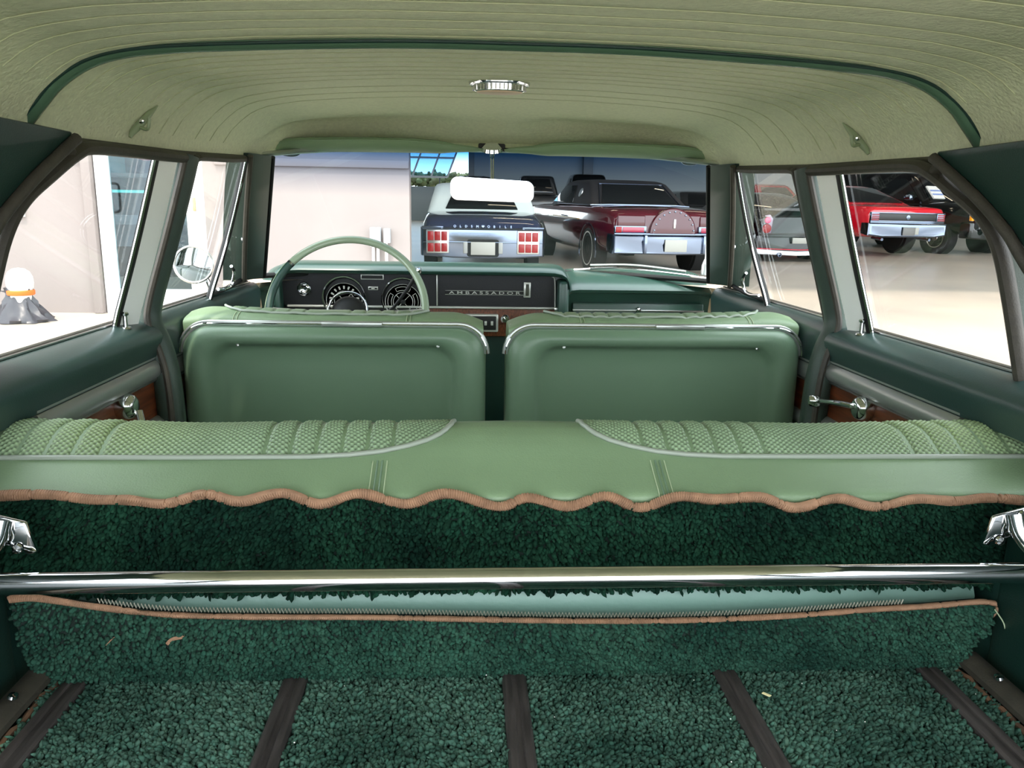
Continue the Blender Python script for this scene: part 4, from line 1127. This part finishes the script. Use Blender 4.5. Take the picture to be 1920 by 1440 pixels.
# tilted window panel in the opening
tw = thing('tilted_window', 'white framed window panel tilted open in the hall back wall', 'window', (-1.9, 35.8, 2.3))
def tp(u, v): return (-4.6+u*3.65 + .75*v, HY1-.10+.25*v, 2.72+2.0*v)
for u in (0, .30, .57, .80, 1.0):
    part(tw, 'mullion', tube([tp(u, 0), tp(u, 1)], .055, 4, spin=PI/4), white_mat)
for v in (0, .42, .84):
    part(tw, 'rail', tube([tp(0, v), tp(1, v)], .06, 4, spin=PI/4), white_mat)
for i, (u0, u1) in enumerate(((0, .30), (.30, .57), (.57, .80), (.80, 1.0))):
    for v0, v1 in ((0, .42), (.42, .84)):
        part(tw, 'pane', prism([tp(u0, v0), tp(u1, v0), tp(u1, v1), tp(u0, v1)], (0, .02, 0)), glass('pane_blue', (.55, .75, .9), 1.0) if (i == 0 and v0 == 0) else MATS['pane_blue'])
part(tw, 'stay', join(tube([(-3.5, HY1+.1, 2.3), (-3.5, HY1-.05, 2.75)], .03, 6), tube([(-1.3, HY1+.1, 2.3), (-1.3, HY1-.05, 2.75)], .03, 6)), steel)
# hedge glimpsed below the window
hb = rng.normal(0, 1, (900, 3))*np.array([2.2, .4, .14])+np.array([-2.4, 40, 2.75])
o = link('hedge', tuft_mesh('hedge', hb, np.tile([0, -1.0, 0], (900, 1)), M('hedge_green', (110, 120, 80), .8, attr=True), .14, .2, 33)); o['label'] = 'dusty green hedge outside beyond the hall window'; o['category'] = 'hedge'
single('hedge_bank', 'earth bank below the hedge outside the hall', 'bank', bx(-9, 3, 39.2, 42, .8, 2.14), M('bank_earth', (110, 112, 90), .9), .1)
# ceiling lamps
lampm = M('lamp_glow', (255, 236, 205), .4, emit=14)
for i, (x, y) in enumerate(((2, 14), (8, 14), (14, 14), (20, 14), (2, 21), (8, 21), (14, 21), (20, 21))):
    t = thing('strip_lamp', 'long strip lamp hanging below the hall ceiling', 'lamp', (x, y, 7.2), 'hall strip lamps')
    part(t, 'lamp_tray', bx(x-1.3, x+1.3, y-.12, y+.12, 7.24, 7.32), steel, .01)
    part(t, 'tube', bx(x-1.25, x+1.25, y-.06, y+.06, 7.19, 7.24), lampm, .01)
    part(t, 'suspension', join(tube([(x-1, y, 7.32), (x-1, y, HZ-.005)], .008, 6), tube([(x+1, y, 7.32), (x+1, y, HZ-.005)], .008, 6)), steel)

# ================================================================== PARKED CARS
tyre = M('tyre', (24, 24, 24), .75)
darkglass = M('car_glass', (14, 18, 20), .04, spec=.6)
under = M('underbody', (12, 12, 12), .8)
redlens = M('red_lens', (138, 16, 22), .2, spec=.4)
platem = M('plate_white', (160, 158, 150), .5)
def body(pt, st, mat, name='body'):
    rings = []
    for (y, w, zb, zs, cr) in st:
        h = zs-zb
        half = [(0, zb), (w*.80, zb), (w*.93, zb+.05), (w*.985, zb+.22*h), (w, zb+.45*h), (w, zb+.66*h), (w*.985, zb+.86*h), (w*.955, zs-.035), (w*.90, zs), (w*.75, zs+cr*.5), (w*.4, zs+cr*.9), (0, zs+cr)]
        rings.append([(x, y, z) for x, z in half] + [(-x, y, z) for x, z in reversed(half[1:-1])])
    return part(pt, name, loft(rings), mat, local=True, angle=50)
def cabin(pt, base, roof, zb, zr, wb, wr, mat, gmat, rear=(.12, .88, .12, .82), side=True, ws=True):
    # base=(rear y, front y) roof=(rear y, front y)
    def ring(y0, y1, w, z, r_):
        return [(x, y, z) for x, y in rrect(-w, w, y0, y1, r_, 5)]
    k = .55
    lv = [ring(base[0], base[1], wb, zb, .10)]
    for t in (.35, .7, .88):
        lv.append(ring(base[0]+(roof[0]-base[0])*t, base[1]+(roof[1]-base[1])*t, wb+(wr-wb)*t, zb+(zr-zb)*t, .10+.05*t))
    lv.append(ring(roof[0]+.03, roof[1]-.03, wr-.02, zr-.015, .16)); lv.append(ring(roof[0]+.14, roof[1]-.14, wr-.10, zr+.008, .16)); lv.append(ring(roof[0]+.45, roof[1]-.45, wr-.30, zr+.022, .12))
    c = part(pt, 'cabin', loft(lv), mat, local=True, angle=50)
    def P_(a, b, c_, d, u, v): return (np.array(a)*(1-u)+np.array(b)*u)*(1-v)+(np.array(d)*(1-u)+np.array(c_)*u)*v
    def panel(nm, a, b, c_, d, uv, push):
        pts = [P_(a, b, c_, d, u, v)+np.array(push) for u, v in uv]
        return part(pt, nm, prism(pts, tuple(-1.5*np.array(push))), gmat, .004, local=True)
    u0, u1, v0, v1 = rear
    a, b = (-wb, base[0], zb), (wb, base[0], zb); d, c_ = (-wr, roof[0], zr), (wr, roof[0], zr)
    rw = panel('rear_window', a, b, c_, d, [(u0, v0), (u1, v0), (u1-.04, v1), (u0+.04, v1)], (0, -.014, .012))
    if side:
        for s in (-1, 1):
            a, b = (s*wb, base[0], zb), (s*wb, base[1], zb); d, c_ = (s*wr, roof[0], zr), (s*wr, roof[1], zr)
            u = side if isinstance(side, tuple) else (.28, .93)
            panel('side_window', a, b, c_, d, [(u[0], .12), (u[1], .12), (u[1]-.04, .80), (u[0]+.04, .80)], (s*.016, 0, 0))
    a, b = (-wb, base[1], zb), (wb, base[1], zb); d, c_ = (-wr, roof[1], zr), (wr, roof[1], zr)
    panel('front_window', a, b, c_, d, [(.08, .10), (.92, .10), (.90, .86), (.10, .86)], (0, .014, .012))
    return c
def wheel(pt, x, y, r_, w, rimmat, white=False, nm='wheel', arch=True):
    s = 1 if x > 0 else -1
    ax = (s, 0, 0)
    if arch: part(pt, 'wheel_well', lathe([(r_*1.17, -w*.9), (r_*1.17, .0), (r_*1.10, .004)], (x-s*.006, y, r_), ax, 32), under, local=True)
    t = part(pt, nm, lathe([(r_*.62, -w), (r_*.94, -w), (r_, -w*.85), (r_, -w*.1), (r_*.95, .012), (r_*.70, .018), (r_*.64, .006)], (x, y, r_), ax, 36), tyre, local=True)
    part(t, 'rim', lathe([(r_*.66, .006), (r_*.60, .012), (r_*.50, -.02), (r_*.22, -.01), (r_*.18, .015), (0, .02)], (x, y, r_), ax, 28), rimmat, local=True)
    if white: part(t, 'whitewall', lathe([(r_*.80, .0195), (r_*.77, .0215), (r_*.74, .0195)], (x, y, r_), ax, 36, caps=False), M('whitewall', (205, 203, 196), .6) if 'whitewall' not in MATS else MATS['whitewall'], local=True)
    return t
def lp(t, nm, vf, mat, bev=.0, **kw): return part(t, nm, vf, mat, bev, local=True, **kw)
def car(label, x, y, head, grp=None, nm='parked_car'):
    h = math.radians(head)
    return thing(nm, label, 'car', (x, y, gz(y)), None, (math.atan(.0284)*math.cos(h), 0, h))

# --- dark blue coupe with white soft top (rear towards us)
navy = M('navy_paint', (20, 30, 58), .12, spec=.5, coat=1.0)
c1 = car('dark blue classic car with white top and full chrome tail bumper', .185, 12.3, 0)
body(c1, [(.0, .86, .42, .74, .01), (.06, .92, .36, .84, .015), (.3, .955, .32, .93, .02), (1.2, .965, .30, 1.00, .03), (2.0, .965, .30, 1.02, .03), (3.2, .965, .30, 1.00, .03), (4.6, .95, .32, .93, .03), (5.05, .90, .36, .84, .01), (5.12, .84, .42, .74, .0)], navy)
cabin(c1, (1.15, 3.35), (1.75, 2.75), .99, 1.47, .92, .80, M('white_top', (190, 196, 192), .6), darkglass, rear=(.16, .84, .12, .62))
b1 = lp(c1, 'bumper', loft([[(x*w, y, z) for x, z in [(-1, zb), (-.5, zb-.03), (0, zb-.035), (.5, zb-.03), (1, zb), (1.0, zt), (.5, zt), (0, zt), (-.5, zt), (-1.0, zt)]] for y, w, zb, zt in ((.10, .98, .40, .78), (.0, .97, .37, .80), (-.05, .955, .36, .79), (-.075, .93, .38, .76), (-.08, .88, .42, .72))]), car_chrome, angle=30)
lp(b1, 'bumper_crease', tube([(x, -.082-.0, .575) for x in np.linspace(-.93, .93, 10)], .010, 8), car_chrome)
lp(b1, 'bumper_lip', tube(smooth_path([(-.95, -.05, .80), (-.62, -.05, .80), (-.56, -.05, .765), (.56, -.05, .765), (.62, -.05, .80), (.95, -.05, .80)], 3), .012, 8), car_chrome)
for s in (-1, 1):
    tl = lp(c1, 'tail_light', bx(s*.53, s*.88, -.100, -.06, .40, .76), chrome_w, .012)
    for k in range(3):
        for z0, z1 in ((.595, .735), (.425, .555)):
            lp(tl, 'lens', bx(s*(.555+.105*k), s*(.650+.105*k), -.112, -.09, z0, z1), redlens, .02, seg=3)
    lp(c1, 'bumper_guard', bx(s*.24, s*.31, -.115, -.07, .40, .58), M('guard_rubber', (150, 150, 146), .5) if s < 0 else MATS['guard_rubber'], .015)
pl_ = lp(c1, 'license_plate', bx(-.19, .19, -.108, -.085, .38, .58), platem, .006)
lp(pl_, 'plate_recess', loft([[(x, -.09, z) for x, z in rrect(-.25, .25, .35, .62, .04, 5)], [(x, -.084, z) for x, z in rrect(-.25, .25, .35, .62, .04, 5)]]), under)
tv = text_vf('OLDSMOBILE', .055, .003)
# letters spread across the deck edge, with a round emblem between the halves
for k, ch in enumerate('OLDSM OBILE'):
    if ch == ' ':
        lp(c1, 'emblem', lathe([(0, .012), (.022, .010), (.026, 0)], (0, -.012+.02, .815), (0, -1, .5), 16), car_chrome); continue
    tv = text_vf(ch, .045, .004, .001)
    lp(c1, 'lettering', place(tv, lambda p, k=k: (-.44+.088*k+p[0]*1.15, -.004-p[2]+.25*p[1], .80+p[1])), car_chrome, smooth=False)
for s in (-1, 1):
    for y in (1.15, 4.1): wheel(c1, s*.955, y, .34, .20, chrome_w)
# --- maroon coupe with black vinyl roof and spare-wheel hump, seen three-quarter
maroon = M('maroon_paint', (72, 18, 28), .12, spec=.4, coat=.6)
c2 = car('maroon classic coupe with black vinyl roof and round trunk hump', 3.36, 13.0, 9)
c2.scale = (1.06, 1.06, 1.06)
body(c2, [(.0, .93, .46, .93, .01), (.05, .97, .42, .98, .02), (.4, .995, .34, 1.03, .03), (1.3, 1.01, .30, 1.05, .04), (2.2, 1.01, .28, 1.05, .03), (3.6, 1.01, .28, 1.03, .04), (5.2, 1.0, .30, 1.0, .05), (5.75, .98, .34, .96, .03), (5.8, .92, .40, .9, .0)], maroon)
cabin(c2, (1.35, 4.05), (2.05, 3.45), 1.05, 1.50, .90, .72, M('black_vinyl_roof', (30, 28, 30), .6, bump=.3, bscale=90), darkglass, rear=(.10, .90, .10, .84), side=(.44, .95))
for s in (-1, 1):
    lp(c2, 'opera_window', lathe([(.085, 0), (.080, .012), (0, .012)], (s*.815, 2.28, 1.28), (s, 0, .40), 24), chrome_w)
lp(c2, 'drip_moulding', tube([(-.905, 3.5, 1.075), (-.905, 1.4, 1.075), (-.6, 1.30, 1.09), (.6, 1.30, 1.09), (.905, 1.4, 1.075), (.905, 3.5, 1.075)], .012, 8), car_chrome)
lp(c2, 'backlight_moulding', tube([(-.74, 1.42, 1.10), (-.60, 1.95, 1.44), (.60, 1.95, 1.44), (.74, 1.42, 1.10)], .016, 8), car_chrome)
hump = []
for y, k in ((-.06, .90), (-.075, .80), (-.05, .97), (.0, 1.0), (.25, 1.0), (.55, .85)): pass
hr = []
for y, r_ in ((-.080, .30), (-.075, .345), (-.055, .375), (-.01, .385), (.25, .37), (.55, .24)):
    zc_ = .68 if y < .1 else .68 - (y-.1)*.12
    hr.append([(r_*1.02*math.cos(a), y, zc_+r_*1.03*math.sin(a)) for a in np.linspace(0, PI, 25)])
lp(c2, 'trunk_hump', loft(hr), maroon)
for k in range(11):
    a = PI*(k+.5)/11
    lp(c2, 'hump_stud', lathe([(0, .012), (.012, .008), (.014, 0)], (.335*math.cos(a), -.083, .68+.335*math.sin(a)), (0, -1, 0), 10), car_chrome)
lp(c2, 'hump_badge', bx(-.018, .018, -.10, -.075, .76, .90), chrome_w, .006)
for s in (-1, 1):
    lp(c2, 'tail_panel', bx(s*.46, s*.92, -.025, .02, .72, .95), maroon, .03, seg=3)
    tf = lp(c2, 'tail_light', bx(s*.44, s*.965, -.040, .02, .67, .79), car_chrome, .014)
    lp(tf, 'lens', bx(s*.48, s*.84, -.048, .0, .69, .77), M('maroon_lens', (150, 40, 66), .15, coat=.5) if s < 0 else MATS['maroon_lens'], .01)
    lp(tf, 'lens', bx(s*.85, s*.95, -.052, .0, .685, .775), redlens, .012)
b2 = lp(c2, 'bumper', loft([[(x*w, y+ .06*abs(x)**3, z) for x, z in [(-1, zb), (-.6, zb), (0, zb-.01), (.6, zb), (1, zb), (1.0, zt), (.6, zt), (0, zt), (-.6, zt), (-1.0, zt)]] for y, w, zb, zt in ((.10, 1.02, .40, .66), (-.06, 1.02, .37, .665), (-.12, 1.0, .36, .655), (-.15, .97, .38, .63), (-.152, .92, .41, .60))]), car_chrome, angle=30)
lp(b2, 'bumper_cap', tube([(x, -.13+.06*abs(x)**3, .665) for x in np.linspace(-.98, .98, 13)], .016, 8), car_chrome)
lp(b2, 'bumper_guard', bx(-.52, -.47, -.185, -.12, .37, .655), car_chrome, .015)
lp(b2, 'bumper_guard', bx(.47, .52, -.185, -.12, .37, .655), car_chrome, .015)
lp(c2, 'license_plate', bx(-.17, .20, -.170, -.15, .40, .59), platem, .006)
lp(c2, 'tail_trim', tube([(-.95, -.04, .672), (.95, -.04, .672)], .012, 8), car_chrome)
for s in (-1, 1):
    for y in (1.15, 4.35): wheel(c2, s*1.0, y, .36, .22, black, True)
    ar = [(s*1.016, 1.15+.46*math.cos(a), .36+.42*math.sin(a)) for a in np.linspace(-.4, PI+.3, 24)]
    lp(c2, 'arch_moulding', tube(ar, .012, 6), car_chrome)
    lp(c2, 'door_handle', tube([(s*1.03, 2.55, .86), (s*1.035, 2.75, .865)], .012, 8), car_chrome)
    lp(c2, 'side_moulding', tube([(s*1.018, 1.75, .83), (s*1.02, 3.4, .84)], .009, 6), M('gold_line', (205, 170, 110), .3, metal=.8) if s < 0 else MATS['gold_line'])

# --- black coupe with silver skirt (rear towards us)
blackp = M('black_paint', (8, 8, 10), .10, spec=.4, coat=.35)
c3 = car('black modern coupe with red round tail lights and silver skirt', 6.92, 16.2, 5)
body(c3, [(.0, .80, .30, .90, .02), (.05, .88, .24, .97, .03), (.3, .925, .22, 1.06, .04), (1.2, .935, .2, 1.06, .05), (2.2, .935, .2, 1.03, .05), (3.4, .93, .2, .98, .06), (4.5, .90, .22, .86, .06), (4.9, .82, .28, .74, .02), (5.0, .70, .34, .64, .0)], blackp)
cabin(c3, (.75, 3.5), (1.75, 2.65), 1.05, 1.42, .80, .60, blackp, darkglass, rear=(.06, .94, .08, .90))
lp(c3, 'spoiler', loft([[(x*.80, y, z+.02*(1-x*x)) for x in np.linspace(-1, 1, 13)]+[(x*.80, y, z-.03) for x in np.linspace(1, -1, 13)] for y, z in ((.02, 1.10), (.10, 1.11), (.30, 1.075))]), blackp)
for s in (-1, 1):
    tl = lp(c3, 'tail_light', prism([(s*.62, -.02, .60), (s*.86, .03, .60), (s*.83, .06, .95), (s*.66, .0, .99), (s*.60, -.02, .90)], (0, .08, 0)), M('smoked_lens', (130, 110, 130), .1, coat=1) if s < 0 else MATS['smoked_lens'], .015)
    lp(tl, 'round_lens', lathe([(0, .02), (.06, .015), (.068, 0)], (s*.715, -.01, .87), (s*.2, -1, 0), 20), M('pink_lens', (220, 60, 110), .15, coat=.5) if s < 0 else MATS['pink_lens'])
    lp(tl, 'round_lens', lathe([(0, .02), (.085, .015), (.095, 0)], (s*.725, -.015, .70), (s*.2, -1, 0), 20), redlens)
lp(c3, 'bumper', loft([[(x*w, y+.10*abs(x)**3, z) for x, z in [(-1, .26), (0, .24), (1, .26), (1, .56), (0, .58), (-1, .56)]] for y, w in ((.1, .93), (-.06, .92), (-.09, .90))]), blackp, .02)
lp(c3, 'skirt', loft([[(x*w, y+.10*abs(x)**3, z) for x, z in [(-1, .17), (0, .15), (1, .17), (1, .29), (0, .27), (-1, .29)]] for y, w in ((.1, .93), (-.07, .925), (-.105, .90))]), M('silver_paint', (196, 196, 200), .25, metal=.4, coat=.6), .012)
lp(c3, 'red_pinstripe', tube([(x*.9, -.108+.10*abs(x)**3, .288-.018*(1-abs(x))) for x in np.linspace(-1, 1, 13)], .010, 6), M('pinstripe_red', (200, 40, 60), .3))
lp(c3, 'license_plate', bx(-.16, .16, -.10, -.06, .40, .52), platem, .005)
for s in (-1, 1):
    lp(c3, 'exhaust_tip', lathe([(.035, 0), (.045, .0), (.047, .10), (.040, .10), (.034, .02)], (s*.42, .0, .165), (0, -1, 0), 20), car_chrome)
    for y in (1.0, 3.8): wheel(c3, s*.925, y, .34, .24, chrome_w)

# --- red coupe (rear three-quarter)
redp = M('red_paint', (196, 18, 36), .12, spec=.5, coat=1.0)
c4 = car('bright red muscle coupe with black tail panel and chrome bumper', 10.05, 17.6, 10)
c4.scale = (1.1, 1.1, 1.1); c4.location.z += .10
body(c4, [(.0, .88, .42, .92, .0), (.04, .92, .38, .955, .015), (.4, .955, .34, .98, .02), (1.3, .965, .30, 1.0, .03), (2.3, .965, .30, .99, .03), (3.6, .96, .30, .97, .04), (4.8, .94, .32, .93, .04), (5.1, .90, .38, .84, .0)], redp)
cabin(c4, (.85, 3.45), (1.95, 2.75), .99, 1.40, .83, .62, redp, darkglass, rear=(.08, .92, .14, .92), side=(.40, .93))
lp(c4, 'tail_panel', bx(-.70, .70, -.025, .02, .70, .84), M('panel_black', (30, 32, 32), .4), .006)
for z in (.855, .685, .66): lp(c4, 'tail_moulding', bx(-.90, .90, -.035, .02, z-.012, z+.012), car_chrome, .004)
for s in (-1, 1):
    tl = lp(c4, 'tail_light', bx(s*.70, s*.90, -.04, .02, .69, .85), car_chrome, .008)
    for k in range(4): lp(tl, 'lens', bx(s*.715, s*.89, -.05, .0, .70+.036*k, .725+.036*k), redlens, .004)
lp(c4, 'round_emblem', lathe([(0, .02), (.045, .014), (.05, 0)], (0, -.02, .77), (0, -1, 0), 18), car_chrome)
b4 = lp(c4, 'bumper', loft([[(x*w, y+.05*abs(x)**3, z) for x, z in [(-1, zb+.03), (-.7, zb), (0, zb), (.7, zb), (1, zb+.03), (1.0, zt), (.6, zt), (0, zt), (-.6, zt), (-1.0, zt)]] for y, w, zb, zt in ((.10, .97, .40, .645), (-.05, .97, .37, .65), (-.10, .95, .36, .645), (-.12, .92, .39, .61), (-.122, .88, .42, .58))]), car_chrome, angle=30)
lp(c4, 'license_plate', bx(-.17, .12, -.145, -.12, .40, .57), M('plate_grey', (110, 108, 106), .5), .006)
lp(c4, 'plate_light_panel', bx(.13, .22, -.135, -.12, .42, .57), platem, .006)
lp(c4, 'fender_script', tube(smooth_path([(-.972, .60, .80), (-.974, .70, .82), (-.974, .78, .78), (-.974, .86, .81), (-.974, .94, .785), (-.974, 1.02, .80)], 4), .008, 6), car_chrome)
for s in (-1, 1):
    lp(c4, 'exhaust_tip', tube([(s*.55, .3, .33), (s*.58, -.05, .31)], .03, 12), car_chrome)
    for y in (1.15, 4.1): wheel(c4, s*.93, y, .36, .28, MATS['counter_dark'])

# --- black SUV facing the apron
c5 = car('black tall sport utility vehicle with amber headlight and sale sheet in the windshield', 13.3, 19.0, 200, nm='parked_suv')
c5.scale = (1.05, 1.05, 1.05)
# local +y is the vehicle's front here: rear at 0, nose at 4.9; shift so that the nose sits at the origin
def shift(st, d): return [(y+d, *r) for y, *r in st]
body(c5, shift([(.0, .90, .55, 1.15, .0), (.05, .95, .48, 1.18, .02), (.6, .98, .46, 1.20, .03), (3.3, .98, .46, 1.20, .05), (4.2, .97, .46, 1.16, .08), (4.85, .95, .50, 1.06, .05), (4.98, .90, .56, .98, .0)], -4.98), blackp)
cabin(c5, (-4.9, -1.35), (-4.75, -2.05), 1.18, 1.93, .90, .74, blackp, darkglass, rear=(.08, .92, .1, .85), side=(.08, .95))
lp(c5, 'bumper', loft([[(x*w, y-.12*abs(x)**3, z) for x, z in [(-1, .40), (0, .36), (1, .40), (1, .78), (0, .80), (-1, .78)]] for y, w in ((-.2, .99), (.05, .99), (.10, .95))]), blackp, .03)
lp(c5, 'grille', bx(-.52, .52, -.02, .03, .80, 1.02), car_chrome, .02)
for s in (-1, 1):
    hl = lp(c5, 'headlight', prism([(s*.54, .035, .80), (s*.95, -.05, .80), (s*.95, -.05, 1.02), (s*.54, .035, 1.04)], (0, -.10, 0)), M('clear_lens', (225, 230, 232), .08, coat=1) if s < 0 else MATS['clear_lens'], .02)
    lp(hl, 'amber_lens', prism([(s*.80, .0, .81), (s*.965, -.045, .81), (s*.965, -.045, 1.01), (s*.80, .0, 1.01)], (0, -.08, 0)), M('amber_lens', (250, 160, 30), .12, coat=1) if s < 0 else MATS['amber_lens'], .015)
    lp(c5, 'fog_lamp', lathe([(0, .0), (.06, .0), (.075, .02), (.085, .0)], (s*.62, .085, .56), (s*.1, 1, 0), 20), car_chrome)
    mr = lp(c5, 'wing_mirror', lathe([(0, -.12), (.07, -.09), (.09, 0), (.07, .08), (0, .10)], (s*1.10, -1.75, 1.32), (0, 1, 0), 18), car_chrome)
    for y in (-.95, -3.9): wheel(c5, s*.965, y, .37, .26, chrome_w)
sh = lp(c5, 'sale_sheet', prism([(.22, -1.44, 1.30), (.62, -1.44, 1.30), (.62, -1.715, 1.60), (.22, -1.715, 1.60)], (0, .03, .02)), white_mat)
for z in (1.38, 1.47): lp(sh, 'print_band', prism([(.24, -1.385-(z-1.28)*.92, z+.02), (.60, -1.385-(z-1.28)*.92, z+.02), (.60, -1.412-(z-1.28)*.92, z+.05), (.24, -1.412-(z-1.28)*.92, z+.05)], (0, .006, .006)), M('print_blue', (120, 140, 190), .6) if z < 1.4 else MATS['print_blue'])

# --- dark vehicles further back
def far_car(label, x, y, head, paint, zr, base, roof, L=4.9, deck=1.0):
    c = car(label, x, y, head)
    body(c, [(.0, .84, .42, deck-.14, .01), (.06, .90, .36, deck-.05, .02), (.5, .92, .32, deck, .03), (2.2, .92, .3, deck, .03), (3.6, .92, .3, deck, .04), (4.6, .9, .34, deck-.06, .03), (4.9, .84, .4, deck-.2, .0)], paint)
    cabin(c, base, roof, deck, zr, .80, .62, paint, darkglass)
    lp(c, 'bumper', bx(-.88, .88, -.08, .06, .42, .58), chrome_w, .03)
    for s in (-1, 1):
        lp(c, 'tail_light', bx(s*.60, s*.82, -.02, .04, .66, .80), redlens, .01)
        for yy in (1.0, 3.9): wheel(c, s*.90, yy, .34, .22, chrome_w)
    return c
grey = M('charcoal_paint', (34, 36, 38), .2, coat=.6)
far_car('dark vintage pickup cab seen past the front of the maroon coupe', 2.62, 28.5, 0, grey, 1.95, (1.6, 3.2), (1.75, 2.8), deck=1.25)
far_car('black vintage sedan roof showing above the maroon coupe roof', 4.70, 29.5, 0, blackp, 2.06, (1.0, 3.4), (1.4, 2.6), deck=1.3)
far_car('dark charcoal saloon parked between the maroon coupe and the black coupe', 6.95, 21.5, 4, grey, 1.45, (.9, 3.6), (1.6, 2.8), deck=1.02)
far_car('black convertible with raised cowl behind the blue car', .20, 27.0, 0, blackp, 1.85, (1.2, 2.6), (1.5, 2.2), deck=1.2)
far_car('deep red saloon parked behind the black coupe', 10.3, 24.6, 4, M('deep_red_paint', (150, 20, 40), .15, coat=.8), 1.75, (.9, 3.6), (1.7, 2.7), deck=1.2)

# crumbs on the carpet
cb_ = []
rc = np.random.default_rng(5)
for _ in range(16):
    x, y, r_ = rc.uniform(-.5, .55), rc.uniform(.68, .86), rc.uniform(.0006, .0012)
    cb_.append(lathe([(0, -r_), (r_, 0), (0, r_)], (x, y, .5615), (0, 0, 1), 5))
o = single('crumbs', 'scattered tiny white crumbs on the load floor carpet', 'crumbs', join(*cb_), white_mat); o['kind'] = 'stuff'
